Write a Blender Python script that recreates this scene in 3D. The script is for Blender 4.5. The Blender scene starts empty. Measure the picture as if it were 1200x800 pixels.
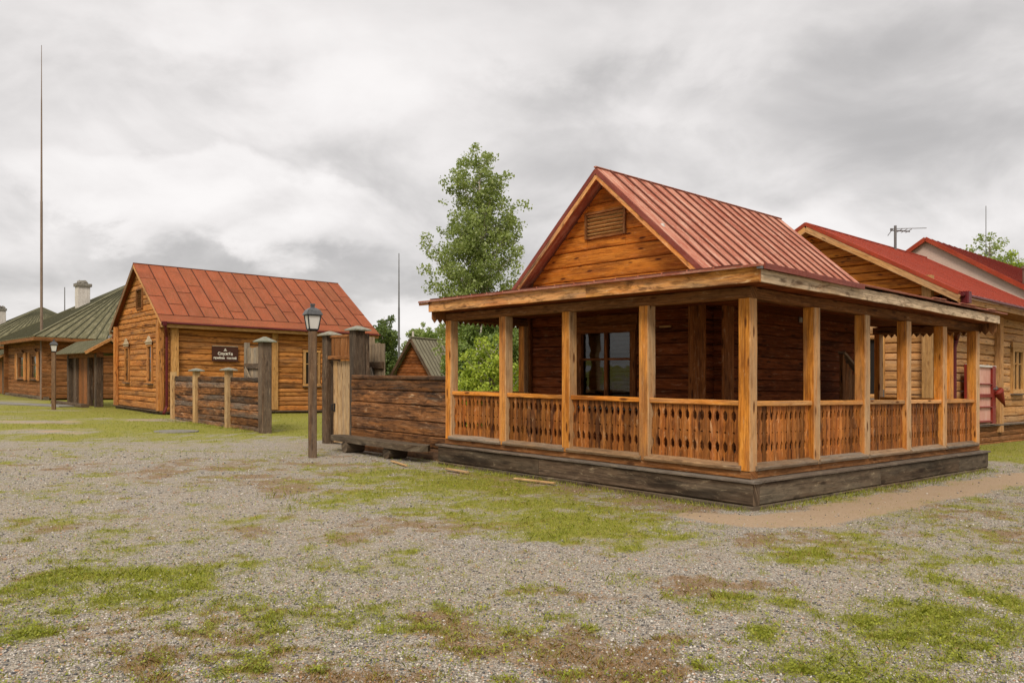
import bpy, bmesh, math, random
import numpy as np
from mathutils import Vector, noise as mnoise

# ------------------------------------------------------------------ camera, sky, sun, exposure
random.seed(7); RNG = np.random.default_rng(7)
SC = bpy.context.scene
COL = SC.collection
H = 1.62                       # eye height (m)
SLOPE = 0.0163                 # the site falls gently to the right: 1.6 cm per metre
cam_d = bpy.data.cameras.new('camera'); cam = bpy.data.objects.new('camera', cam_d); COL.objects.link(cam)
cam.location = (0, 0, H); cam.rotation_euler = (math.radians(90), 0, 0)
cam_d.sensor_width = 36; cam_d.lens = 36 * 931.87 / 1200; cam_d.shift_y = 46.2 / 1200
cam_d.clip_end = 5000; SC.camera = cam

SUN_EL, SUN_AZ = 45, 190       # azimuth measured clockwise from +Y (view direction): behind the camera, to the left
world = bpy.data.worlds.new('World'); SC.world = world; world.use_nodes = True
def build_world():
    nt = world.node_tree; nt.nodes.clear(); N = nt.nodes.new; L = nt.links.new
    out = N('ShaderNodeOutputWorld')
    sky = N('ShaderNodeTexSky'); sky.sky_type = 'NISHITA'; sky.sun_disc = False
    sky.sun_elevation = math.radians(SUN_EL); sky.sun_rotation = math.radians(SUN_AZ)
    bgs = N('ShaderNodeBackground'); bgs.inputs['Strength'].default_value = 0.05
    L(sky.outputs[0], bgs.inputs[0])
    tc = N('ShaderNodeTexCoord'); sep = N('ShaderNodeSeparateXYZ'); L(tc.outputs['Generated'], sep.inputs[0])
    def m(op, a, b=None, c=None, clamp=False):
        n = N('ShaderNodeMath'); n.operation = op; n.use_clamp = clamp
        for i, v in enumerate((a, b, c)):
            if v is None: continue
            if isinstance(v, (int, float)): n.inputs[i].default_value = v
            else: L(v, n.inputs[i])
        return n.outputs[0]
    def noise(vec, scale, detail=6, rough=.55, dist=0.0):
        n = N('ShaderNodeTexNoise'); n.inputs['Scale'].default_value = scale; n.inputs['Detail'].default_value = detail
        n.inputs['Roughness'].default_value = rough; n.inputs['Distortion'].default_value = dist; L(vec, n.inputs['Vector']); return n
    def smooth(x, a, b, o0=0., o1=1.):
        n = N('ShaderNodeMapRange'); n.interpolation_type = 'SMOOTHSTEP'
        n.inputs[1].default_value = a; n.inputs[2].default_value = b; n.inputs[3].default_value = o0; n.inputs[4].default_value = o1
        L(x, n.inputs[0]); return n.outputs[0]
    X, Y, Z = sep.outputs
    az = m('ARCTAN2', X, Y)                       # azimuth, 0 ahead
    el = m('ARCSINE', Z)
    # layered cloud deck: stretch towards the horizon
    zz = m('ADD', m('MAXIMUM', Z, 0.0), 0.16)
    com = N('ShaderNodeCombineXYZ'); L(m('DIVIDE', X, zz), com.inputs[0]); L(m('DIVIDE', Y, zz), com.inputs[1]); com.inputs[2].default_value = 3.7
    sph = N('ShaderNodeCombineXYZ'); L(az, sph.inputs[0]); L(m('MULTIPLY', el, 1.7), sph.inputs[1]); sph.inputs[2].default_value = 0.37
    n1 = noise(com.outputs[0], 0.55, 5, .5, .3).outputs[0]
    n2 = noise(com.outputs[0], 1.7, 7, .55, .4).outputs[0]
    n3 = noise(sph.outputs[0], 7.5, 8, .58, .25).outputs[0]
    n4 = noise(sph.outputs[0], 3.0, 5, .5, .2).outputs[0]
    base = m('ADD', m('MULTIPLY', m('SUBTRACT', n1, .5), .50), m('MULTIPLY', m('SUBTRACT', n2, .5), .22))
    base = m('ADD', base, m('MULTIPLY', m('SUBTRACT', n4, .5), .42))
    warp = m('MULTIPLY', m('SUBTRACT', n3, .5), .16)
    def blob(a0, e0, ra, re, amp, prev, hard=.0):
        da = m('DIVIDE', m('SUBTRACT', m('ADD', az, warp), a0), ra)
        de = m('DIVIDE', m('SUBTRACT', m('ADD', el, m('MULTIPLY', warp, .9)), e0), re)
        r2 = m('ADD', m('MULTIPLY', da, da), m('MULTIPLY', de, de))
        g = smooth(r2, 1.0, hard, 0, 1)
        return m('MULTIPLY_ADD', g, amp, prev)
    v = base
    # piles of brighter cloud and darker bands, as directions in the sky (radians)
    for b in ((-.40, .21, .22, .065, .13, .45), (-.27, .19, .15, .045, .09, .4), (-.36, .15, .26, .03, -.03, 0), (-.52, .26, .16, .06, .03, 0), (-.20, .38, .30, .12, .12, 0), (.0, .22, .2, .05, .05, 0), (-.45, .33, .2, .05, -.05, 0),
              (-.34, .125, .40, .045, -.05, 0), (-.62, .16, .10, .10, -.04, 0),
              (.02, .33, .16, .06, -.09, 0), (.12, .27, .20, .05, -.07, 0), (.45, .33, .18, .12, -.10, 0), (.30, .40, .22, .06, .07, 0),
              (.42, .165, .20, .06, .13, .1), (.02, .20, .14, .08, -.04, 0), (-.12, .065, .10, .045, .17, 0), (-.65, .07, .14, .05, .10, 0), (-.10, .11, .2, .03, -.08, 0)):
        v = blob(*b[:5], v, b[5])
    def off(v_, dx, dy):
        a_ = N('ShaderNodeVectorMath'); a_.operation = 'ADD'; L(v_, a_.inputs[0]); a_.inputs[1].default_value = (dx, dy, 0); return a_.outputs[0]
    bx = N('ShaderNodeVectorMath'); bx.operation = 'MULTIPLY'; L(sph.outputs[0], bx.inputs[0]); bx.inputs[1].default_value = (1.0, 1.0, 1)
    pa = noise(bx.outputs[0], 4.6, 7, .52, .5).outputs[0]; pb = noise(off(bx.outputs[0], -.012, .05), 4.6, 7, .52, .5).outputs[0]
    relief = m('MULTIPLY', m('SUBTRACT', pa, pb), smooth(el, .5, .1, .22, .80))        # tops of the billows catch the light
    v = m('ADD', v, relief)
    v = m('ADD', v, m('MULTIPLY', m('SUBTRACT', n3, .5), .22))
    ramp = N('ShaderNodeValToRGB'); L(smooth(v, -.30, .34), ramp.inputs[0])
    cr = ramp.color_ramp; cr.elements[0].position = 0; cr.elements[0].color = (.31, .298, .293, 1)
    cr.elements[1].position = 1; cr.elements[1].color = (.605, .583, .572, 1)
    e = cr.elements.new(.42); e.color = (.445, .427, .418, 1)
    e = cr.elements.new(.72); e.color = (.53, .508, .498, 1)
    bgc = N('ShaderNodeBackground'); L(ramp.outputs[0], bgc.inputs[0])
    # an overcast sky is brightest overhead
    L(smooth(Z, .42, .95, .98, 2.0), bgc.inputs['Strength'])
    mx = N('ShaderNodeMixShader'); mx.inputs[0].default_value = .93
    L(bgs.outputs[0], mx.inputs[1]); L(bgc.outputs[0], mx.inputs[2]); L(mx.outputs[0], out.inputs[0])
build_world()
sun_d = bpy.data.lights.new('sun', 'SUN'); sun = bpy.data.objects.new('sun', sun_d); COL.objects.link(sun)
sun_d.energy = 1.5; sun_d.angle = math.radians(16); sun_d.color = (1, .90, .76)
_a = math.radians(SUN_AZ); _e = math.radians(SUN_EL)
sun.rotation_euler = Vector((math.sin(_a) * math.cos(_e), math.cos(_a) * math.cos(_e), math.sin(_e))).to_track_quat('Z', 'Y').to_euler()
SC.view_settings.view_transform = 'Standard'; SC.view_settings.look = 'None'
SC.view_settings.exposure = 0.80; SC.view_settings.gamma = 1
SC.render.engine = 'CYCLES'

# ------------------------------------------------------------------ object helpers
def tag(o, label=None, cat=None, group=None, kind=None):
    if label: o['label'] = label
    if cat: o['category'] = cat
    if group: o['group'] = group
    if kind: o['kind'] = kind
    return o
def thing(name, loc, label, cat, group=None):
    o = bpy.data.objects.new(name, None); COL.objects.link(o); o.location = loc; o.empty_display_size = .2
    return tag(o, label, cat, group)

class Frame:
    """a runs away to the left-back, b to the right-back, z up"""
    def __init__(s, x, y, phi):
        s.o = Vector((x, y, 0)); s.dl = Vector((-math.sin(phi), math.cos(phi), 0)); s.dr = Vector((math.cos(phi), math.sin(phi), 0))
    def __call__(s, a, b, z): return s.o + s.dl * a + s.dr * b + Vector((0, 0, z))
M = Frame(3.1036, 10.3677, .7236)
B = Frame(-14.29, 32.654, .689)
UP = Vector((0, 0, 1))
BLEACH_DIR = -M.dl            # the weather side of the village: timber there is bleached

class MB:
    def __init__(s): s.v = []; s.f = []; s.uv = []; s.c = []
    def face(s, pts, uvs, col):
        i = len(s.v); s.v.extend(pts); s.f.append(tuple(range(i, i + len(pts)))); s.uv.extend(uvs); s.c.extend([col] * len(pts))
    def grid(s, rings, us, vs, col, closed=True, bleach=0.0, caps=True):
        """rings: list of lists of points; shared verts, uv = (us[i], vs[j])"""
        n = len(rings[0]); base = len(s.v)
        for r in rings: s.v.extend(r)
        m = n if closed else n - 1
        for i in range(len(rings) - 1):
            for j in range(m):
                j2 = (j + 1) % n
                q = (base + i * n + j, base + i * n + j2, base + (i + 1) * n + j2, base + (i + 1) * n + j)
                s.f.append(q)
                s.uv.extend([(us[i], vs[j]), (us[i], vs[j + 1]), (us[i + 1], vs[j + 1]), (us[i + 1], vs[j])])
                c = col
                if bleach:
                    p = [s.v[k] for k in q]; nn = (Vector(p[2]) - Vector(p[0])).cross(Vector(p[3]) - Vector(p[1]))
                    if nn.length > 1e-9:
                        nn.normalize(); d = max(0, nn.dot(BLEACH_DIR)) if nn.dot(BLEACH_DIR) > .3 else 0
                        c = (col[0], d * bleach, col[2], 1)
                s.c.extend([c] * 4)
        if closed and caps:
            for i, rev in ((0, True), (len(rings) - 1, False)):
                idx = [base + i * n + j for j in range(n)]
                if rev: idx = idx[::-1]
                s.f.append(tuple(idx))
                ctr = sum((Vector(s.v[k]) for k in idx), Vector()) / n
                p0 = Vector(s.v[idx[0]]) - ctr; ax = p0.normalized()
                nn = (Vector(s.v[idx[1]]) - ctr).cross(p0); ay = nn.cross(ax).normalized() if nn.length > 1e-9 else UP
                for k in idx:
                    d = Vector(s.v[k]) - ctr; s.uv.append((us[0] + d.dot(ax) * .3, vs[0] + d.dot(ay)))
                    s.c.append((col[0], bleach * .5, col[2], 1))
    def build(s, name, mat, parent=None, smooth=False):
        org = Vector(parent_loc(parent)) if parent else Vector((0, 0, 0))
        if parent is None and s.v:
            a = np.array([tuple(p) for p in s.v]); org = Vector((a[:, 0].mean(), a[:, 1].mean(), a[:, 2].min()))
        me = bpy.data.meshes.new(name)
        me.from_pydata([tuple(Vector(p) - org) for p in s.v], [], s.f)
        if s.uv:
            uv = me.uv_layers.new(name='UVMap'); uv.data.foreach_set('uv', np.array(s.uv, np.float32).ravel())
            ca = me.color_attributes.new('tone', 'FLOAT_COLOR', 'CORNER'); ca.data.foreach_set('color', np.array(s.c, np.float32).ravel())
        if smooth: me.polygons.foreach_set('use_smooth', [True] * len(me.polygons))
        bm = bmesh.new(); bm.from_mesh(me); bmesh.ops.recalc_face_normals(bm, faces=bm.faces); bm.to_mesh(me); bm.free()
        me.update()
        o = bpy.data.objects.new(name, me); COL.objects.link(o)
        if mat: me.materials.append(mat)
        if parent: o.parent = parent
        else: o.location = org
        return o
def parent_loc(p):
    l = Vector(p.location)
    while p.parent: p = p.parent; l += Vector(p.location)
    return l
R = random.random
def U(a, b): return a + (b - a) * random.random()
def rcol(): return (R(), 0.0, R(), 1)

def bar(mb, p0, p1, w, h, up=UP, ch=.008, seg=1, wob=0.0, tone=None, bleach=0.0, taper=None):
    """squared timber from p0 to p1, w across, h along 'up'; grain runs with it"""
    p0 = Vector(p0); p1 = Vector(p1); d = p1 - p0; L = d.length; d = d / L
    up = Vector(up); side = d.cross(up)
    if side.length < 1e-5: up = Vector((1, 0, 0)); side = d.cross(up)
    side.normalize(); upv = side.cross(d)
    c = min(ch, w * .45, h * .45); x, y = w / 2, h / 2
    if c > 0: poly = [(x - c, -y), (x, -y + c), (x, y - c), (x - c, y), (-x + c, y), (-x, y - c), (-x, -y + c), (-x + c, -y)][::-1]
    else: poly = [(x, -y), (x, y), (-x, y), (-x, -y)][::-1]
    ou, ov = U(0, 90), U(0, 90); vs = [ov]
    for i in range(len(poly)):
        a, b = poly[i], poly[(i + 1) % len(poly)]; vs.append(vs[-1] + math.hypot(a[0] - b[0], a[1] - b[1]))
    rings = []; us = []
    for k in range(seg + 1):
        t = k / seg; q = p0 + d * (L * t); f = 1 if not taper else 1 + (taper - 1) * t
        if wob and 0 < k < seg: q = q + side * U(-wob, wob) + upv * U(-wob, wob)
        rings.append([q + side * (a * f) + upv * (b * f) for a, b in poly]); us.append(ou + L * t)
    mb.grid(rings, us, vs, tone or rcol(), True, bleach)

def tube(mb, pts, rad, n=10, tone=None):
    pts = [Vector(p) for p in pts]; rad = [rad] * len(pts) if not hasattr(rad, '__len__') else rad
    rings = []; us = []; L = 0; ou, ov = U(0, 50), U(0, 50)
    prev = None
    for i, p in enumerate(pts):
        d = (pts[min(i + 1, len(pts) - 1)] - pts[max(i - 1, 0)]).normalized()
        ref = prev if prev is not None else (Vector((1, 0, 0)) if abs(d.x) < .8 else Vector((0, 1, 0)))
        sx = (ref - d * ref.dot(d)).normalized(); sy = d.cross(sx); prev = sx
        if i: L += (p - pts[i - 1]).length
        us.append(ou + L); rings.append([p + sx * (math.cos(2 * math.pi * k / n) * rad[i]) + sy * (math.sin(2 * math.pi * k / n) * rad[i]) for k in range(n)])
    r0 = max(rad); vs = [ov + 2 * math.pi * r0 * k / n for k in range(n + 1)]
    mb.grid(rings, us, vs, tone or rcol())

def poly_prism(mb, pts, ext, tone=None, u_ax=None, v_ax=None):
    """pts: planar outline (3D); ext: extrusion vector"""
    pts = [Vector(p) for p in pts]; ext = Vector(ext); n = len(pts); col = tone or rcol(); ou, ov = U(0, 60), U(0, 60)
    ua = Vector(u_ax).normalized() if u_ax is not None else (pts[1] - pts[0]).normalized()
    va = ext.normalized().cross(ua)
    uvf = lambda p: (ou + (p - pts[0]).dot(ua), ov + (p - pts[0]).dot(va))
    base = len(mb.v); mb.v.extend(pts); mb.v.extend([p + ext for p in pts])
    nrm = Vector()
    for i in range(n): nrm += pts[i].cross(pts[(i + 1) % n])
    flip = nrm.dot(ext) > 0
    a = list(range(base, base + n)); b = list(range(base + n, base + 2 * n))
    fa = a[::-1] if flip else a; fb = b if flip else b[::-1]
    for f in (fa, fb): mb.f.append(tuple(f)); mb.uv.extend([uvf(Vector(mb.v[k])) for k in f]); mb.c.extend([col] * n)
    for i in range(n):
        j = (i + 1) % n
        q = (a[i], a[j], b[j], b[i]) if flip else (a[j], a[i], b[i], b[j])
        mb.f.append(q); mb.uv.extend([(uvf(Vector(mb.v[k]))[0] + (ext.length if k >= base + n else 0) * .2, uvf(Vector(mb.v[k]))[1] + (ext.length if k >= base + n else 0)) for k in q]); mb.c.extend([col] * 4)

def log_wall(mb, O, sd, nrm, smin, smax, z0, z1, lh, th=.16, opens=(), rnd=.035, lip=.03, step=.9, wob=.006, zj=.0, bleach=0.0, gap=.010, top=None):
    """courses of squared logs; smin/smax give the ends of the wall at a height (a gable narrows)"""
    O = Vector(O); z = z0; fmin = smin if callable(smin) else (lambda q: smin); fmax = smax if callable(smax) else (lambda q: smax)
    while z < z1 - .03:
        h = min(lh * U(1 - zj, 1 + zj), z1 - z); zt = z + h
        if z1 - zt < .06: zt = z1; h = zt - z
        s0, s1 = fmin(z), fmax(z)
        pieces = [(s0, s1)]
        for (a, b, lo, hi) in opens:
            if hi > z + .04 and lo < zt - .04:
                np_ = []
                for p, q in pieces:
                    if b <= p or a >= q: np_.append((p, q)); continue
                    if a > p: np_.append((p, a))
                    if b < q: np_.append((b, q))
                pieces = np_
        col = top if (top and z1 - zt < .03) else rcol(); ou, ov = U(0, 80), U(0, 80)
        todo = [(p, q, z, zt) for p, q in pieces]
        for (a, b, lo, hi) in opens:
            if hi > z + .04 and lo < zt - .04 and b > s0 and a < s1:
                if lo > z + .02: todo.append((a - .002, b + .002, z, lo))
                if hi < zt - .02: todo.append((a - .002, b + .002, hi, zt))
        for p, q, y0, y1 in todo:
            if q - p < .03: continue
            hh = y1 - y0; c = min(rnd, hh * .3)
            gp = min(gap, c * .7); prof = [(-th, y0 + .001), (-lip, y0 + .003), (-.010, y0 + gp), (0, y0 + c), (.004, y0 + hh * .5), (0, y1 - c), (-.010, y1 - gp), (-lip, y1 - .003), (-th, y1 - .001)]
            vs = [ov]
            for i in range(len(prof)):
                a, b = prof[i], prof[(i + 1) % len(prof)]; vs.append(vs[-1] + math.hypot(a[0] - b[0], a[1] - b[1]))
            ns = max(1, int((q - p) / step)); rings = []; us = []
            for k in range(ns + 1):
                t = k / ns; dn = U(-wob, wob); dz = U(-wob, wob) * .6
                ring = []
                for (n_, zz) in prof:
                    lo, hi = (p if p > s0 + 1e-6 else fmin(zz)), (q if q < s1 - 1e-6 else fmax(zz))
                    if hi < lo: lo = hi = (lo + hi) / 2
                    s = lo + (hi - lo) * t; inner = -lip < n_
                    ring.append(O + sd * s + nrm * (n_ + (dn if inner else 0)) + UP * (zz + (dz if inner else 0)))
                rings.append(ring); us.append(ou + p + (q - p) * t)
            mb.grid(rings, us, vs, (min(1, max(0, col[0] + U(-.12, .12))), col[1], col[2], 1), True, bleach)
        z = zt

def sheet(mb, p00, p10, p11, p01, th, tone=None):
    """thin slab with corners given in order; thickness downwards"""
    poly_prism(mb, [p00, p10, p11, p01], Vector((0, 0, -th)), tone, u_ax=Vector(p01) - Vector(p00))

def seam_roof(mb, e0, e1, r0, r1, n, cross=(), seam_h=.03, seam_w=.03, jit=0.0, strip=0.0, lift=.006, seam_tone=1, joint=1):
    """metal roof plane: eave e0->e1, ridge r0->r1, n panels with standing seams; cross = slope fractions of the joints"""
    e0, e1, r0, r1 = map(Vector, (e0, e1, r0, r1)); nrm = (e1 - e0).cross(r0 - e0).normalized()
    if nrm.z < 0: nrm = -nrm
    P = lambda s, t: (e0.lerp(e1, s)).lerp(r0.lerp(r1, s), t)
    sheet(mb, e0, e1, r1, r0, .035, (.5, 0, .5, 1))
    for i in range(n):
        s0, s1 = i / n, (i + 1) / n; ts = [strip]
        if cross:
            off = cross[i % len(cross)]; ts += [t for t in off]
        ts += [1.0]
        for k in range(len(ts) - 1):
            t0, t1 = ts[k], ts[k + 1]; col = rcol(); ou, ov = U(0, 50), U(0, 50)
            q = [P(s0, t0), P(s1, t0), P(s1, t1), P(s0, t1)]; lf = lift + (.004 if k % 2 else 0)
            w = (q[1] - q[0]).length; l = (q[3] - q[0]).length
            mb.face([p + nrm * lf for p in q], [(ou, ov), (ou, ov + w), (ou + l, ov + w), (ou + l, ov)], col)
            if k: bar(mb, P(s0, t0) + nrm * (lf + .004), P(s1, t0) + nrm * (lf + .004), .022, .010, nrm, ch=0, tone=(.02, joint, .5, 1))
    if strip:
        k = max(1, n // 3)
        for i in range(k):
            q = [P(i / k, 0), P((i + 1) / k, 0), P((i + 1) / k, strip), P(i / k, strip)]; ou, ov = U(0, 50), U(0, 50)
            w = (q[1] - q[0]).length; l = (q[3] - q[0]).length
            mb.face([p + nrm * lift for p in q], [(ou, ov), (ou + w, ov), (ou + w, ov + l), (ou, ov + l)], rcol())
        bar(mb, P(0, strip) + nrm * .012, P(1, strip) + nrm * .012, .025, .014, nrm, ch=0, tone=(.02, 1, .5, 1))
    for i in range(1, n):
        s = i / n; bar(mb, P(s, strip) + nrm * (seam_h * .5 + .004), P(s, 1) + nrm * (seam_h * .5 + .004), seam_w, seam_h, nrm, ch=.004, tone=(.02, seam_tone, .5, 1))

# ------------------------------------------------------------------ materials
class NT:
    def __init__(s, name):
        s.m = bpy.data.materials.new(name); s.m.use_nodes = True; s.t = s.m.node_tree; s.t.nodes.clear()
        s.out = s.t.nodes.new('ShaderNodeOutputMaterial')
    def n(s, typ, **kw):
        x = s.t.nodes.new('ShaderNode' + typ)
        for k, v in kw.items():
            if k in x.inputs: s.put(x.inputs[k], v)
            else: setattr(x, k, v)
        return x
    def put(s, sock, v):
        if hasattr(v, 'is_linked') or hasattr(v, 'links'): s.t.links.new(v, sock)
        else:
            if isinstance(v, (tuple, list)) and len(v) == 3 and sock.type == 'RGBA': v = (*v, 1)
            sock.default_value = v
    def math(s, op, a, b=0.0, clamp=False):
        x = s.n('Math', operation=op, use_clamp=clamp); s.put(x.inputs[0], a); s.put(x.inputs[1], b); return x.outputs[0]
    def mix(s, f, a, b, mode='MIX'):
        x = s.n('Mix', data_type='RGBA', blend_type=mode); s.put(x.inputs[0], f); s.put(x.inputs[6], a); s.put(x.inputs[7], b); return x.outputs[2]
    def ss(s, x, a, b, lo=0.0, hi=1.0):
        r = s.n('MapRange', interpolation_type='SMOOTHSTEP'); s.put(r.inputs[0], x)
        for i, v in enumerate((a, b, lo, hi)): r.inputs[i + 1].default_value = v
        return r.outputs[0]
    def map(s, v, sc, loc=(0, 0, 0)):
        x = s.n('Mapping'); s.put(x.inputs[0], v); x.inputs['Scale'].default_value = sc; x.inputs['Location'].default_value = loc; return x.outputs[0]
    def noise(s, v, sc=1.0, det=4.0, rough=.55, dist=0.0):
        x = s.n('TexNoise'); s.put(x.inputs['Vector'], v); x.inputs['Scale'].default_value = sc; x.inputs['Detail'].default_value = det
        x.inputs['Roughness'].default_value = rough; x.inputs['Distortion'].default_value = dist; return x.outputs[0]
    def bsdf(s, col, rough=.7, bump=None, bstr=.3, bdist=.01, spec=.4, metal=0.0):
        p = s.n('BsdfPrincipled'); s.put(p.inputs['Base Color'], col); s.put(p.inputs['Roughness'], rough); s.put(p.inputs['Metallic'], metal)
        p.inputs['Specular IOR Level'].default_value = spec
        if bump is not None:
            b = s.n('Bump'); b.inputs['Strength'].default_value = bstr; b.inputs['Distance'].default_value = bdist; s.put(b.inputs['Height'], bump); s.put(p.inputs['Normal'], b.outputs[0])
        s.t.links.new(p.outputs[0], s.out.inputs[0]); return p

def wood(name, c1, c2, dark, grey, grey_amt=.3, dark_amt=.35, knots=.6, rough=.72, sc=1.0, bleach=.8, spec=.16, tv=.5, mott=.5):
    k = NT(name); uv = k.n('UVMap', uv_map='UVMap').outputs[0]; at = k.n('VertexColor', layer_name='tone')
    sep = k.n('SeparateColor'); k.put(sep.inputs[0], at.outputs[0]); tone, bl, r2 = sep.outputs
    wide = k.noise(k.map(uv, (1.1 * sc, 8 * sc, 1)), 1, 4, .6, .6)
    col = k.mix(k.math('ADD', k.math('MULTIPLY', k.ss(wide, .3, .7), .65), k.math('MULTIPLY', tone, .35)), c1, c2)
    grain = k.noise(k.map(uv, (2.2 * sc, 75 * sc, 1), (3, 7, 0)), 1, 5, .65, .5)
    rings = k.noise(k.map(uv, (.9 * sc, 26 * sc, 1), (13, 2, 0)), 1, 3, .5, 1.6)
    g = k.math('ADD', k.math('MULTIPLY', grain, .55), k.math('MULTIPLY', rings, .45))
    col = k.mix(k.ss(g, .54, .40, 0, .78), col, k.mix(.45, dark, c2))
    col = k.mix(k.ss(grain, .55, .75, 0, .35), col, k.mix(.35, c1, (1, .9, .7)))
    # stains, with a shape of their own, stretched along the grain
    st = k.noise(k.map(uv, (.45 * sc, 3.2 * sc, 1), (21, 5, 0)), 1, 6, .62, .5)
    col = k.mix(k.math('MULTIPLY', k.ss(st, .5, .68), dark_amt), col, dark)
    gr = k.noise(k.map(uv, (.5 * sc, 4.5 * sc, 1), (41, 9, 0)), 1, 6, .65, .4)
    ga = k.math('ADD', k.math('MULTIPLY', k.ss(k.math('ADD', gr, k.math('MULTIPLY', k.math('SUBTRACT', r2, .5), .22)), .42, .66), grey_amt), k.math('MULTIPLY', bl, k.ss(gr, .2, .6, bleach * .55, bleach)), True)
    greyc = k.mix(k.ss(grain, .35, .65), grey, k.mix(.5, grey, dark))
    col = k.mix(ga, col, greyc)
    mo = k.noise(k.map(uv, (4.5 * sc, 17 * sc, 1), (71, 3, 0)), 1, 7, .72, .6)
    col = k.mix(k.ss(mo, .52, .36, 0, mott), col, k.mix(.75, col, dark)); col = k.mix(k.ss(mo, .56, .70, 0, mott * .55), col, k.mix(.55, c1, (.95, .78, .5)))
    tn = k.math('ADD', k.math('MULTIPLY', tone, tv), 1.0 - tv * .5)
    hs = k.n('HueSaturation'); k.put(hs.inputs['Value'], tn); k.put(hs.inputs['Color'], col); col = hs.outputs[0]
    if knots:
        vo = k.n('TexVoronoi', feature='F1'); k.put(vo.inputs['Vector'], k.map(uv, (2.0 * sc, 7.5 * sc, 1))); vo.inputs['Scale'].default_value = 1.0
        kn = k.ss(k.math('ADD', vo.outputs['Distance'], k.math('MULTIPLY', k.math('SUBTRACT', grain, .5), .12)), .22, .10); col = k.mix(k.math('MULTIPLY', kn, knots), col, dark)
    # drying cracks along the grain
    crk = k.noise(k.map(uv, (.7 * sc, 30 * sc, 1), (5, 55, 0)), 1, 2, .5, .3); ck = k.ss(crk, .70, .75)
    col = k.mix(k.math('MULTIPLY', ck, .7), col, k.mix(.6, dark, (0, 0, 0)))
    hgt = k.math('SUBTRACT', k.math('ADD', g, k.math('MULTIPLY', wide, .6)), k.math('MULTIPLY', ck, .8))
    k.bsdf(col, k.ss(grain, .3, .7, rough - .08, rough + .12), hgt, .55, .008, spec)
    return k.m

W_HONEY = wood('honey_timber', (.74, .32, .05), (.52, .165, .018), (.085, .024, .006), (.54, .39, .23), .22, .6, .9, .7, spec=.12, mott=.42)
W_GABLE = wood('oiled_gable_boards', (.72, .27, .034), (.50, .13, .013), (.075, .017, .005), (.34, .20, .09), .08, .6, .95, .66, spec=.12, mott=.38)
W_RED_SHADE = wood('shade_darkened_red_logs', (.30, .080, .020), (.16, .036, .009), (.018, .005, .002), (.16, .06, .022), .08, .6, .7, .75, spec=.06)  # same red-brown paint, its colour darkened for the shade under the veranda roof
W_LOGB = wood('orange_brown_logs', (.62, .275, .07), (.42, .14, .025), (.065, .022, .009), (.42, .27, .14), .25, .8, .8, .72)
W_PALE = wood('pale_weathered_logs', (.66, .36, .135), (.52, .24, .075), (.11, .042, .016), (.58, .44, .28), .4, .45, .7, .72)
W_TRIM = wood('fresh_trim_boards', (.60, .34, .12), (.48, .235, .065), (.14, .06, .02), (.44, .33, .2), .25, .3, .7, .68)
W_GREY = wood('grey_weathered_planks', (.20, .155, .115), (.135, .10, .075), (.03, .022, .016), (.22, .20, .17), .55, .6, .4, .85)
W_SKIRT = wood('dark_skirting_logs', (.14, .095, .058), (.085, .056, .036), (.014, .010, .007), (.21, .175, .125), .5, .85, .6, .85, .8, spec=.1)
W_FENCE = wood('charred_fence_logs', (.44, .18, .055), (.10, .05, .028), (.014, .010, .008), (.17, .14, .112), .75, 1.0, .5, .85, .7, spec=.1, tv=1.0, mott=.8)
W_POSTD = wood('dark_gate_posts', (.145, .09, .052), (.09, .055, .034), (.016, .011, .008), (.19, .155, .12), .45, .75, .5, .85, spec=.1)
W_DOOR = wood('light_gate_planks', (.55, .38, .19), (.42, .25, .10), (.12, .06, .03), (.40, .34, .26), .35, .4, .6, .75)
W_BROWN = wood('brown_old_timber', (.33, .14, .045), (.20, .075, .022), (.035, .013, .006), (.26, .17, .09), .22, .75, .7, .8, spec=.1)
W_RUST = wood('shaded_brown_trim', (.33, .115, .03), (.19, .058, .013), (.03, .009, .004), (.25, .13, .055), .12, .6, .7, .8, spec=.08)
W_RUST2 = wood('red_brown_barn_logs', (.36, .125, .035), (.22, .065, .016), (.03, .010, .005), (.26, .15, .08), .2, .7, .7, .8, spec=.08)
W_RAIL = wood('baluster_boards', (.46, .17, .03), (.22, .058, .009), (.04, .012, .004), (.36, .22, .11), .12, .9, .9, .7, tv=1.0, mott=.7)
W_SILL = wood('weathered_sill_boards', (.33, .20, .10), (.24, .14, .07), (.06, .035, .02), (.27, .235, .19), .75, .4, .5, .8)
W_FASC = wood('peeling_fascia_board', (.82, .42, .10), (.55, .16, .018), (.05, .018, .007), (.70, .54, .36), .28, .9, .6, .74, .8, .9, spec=.1, tv=.2, mott=.85)

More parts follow.
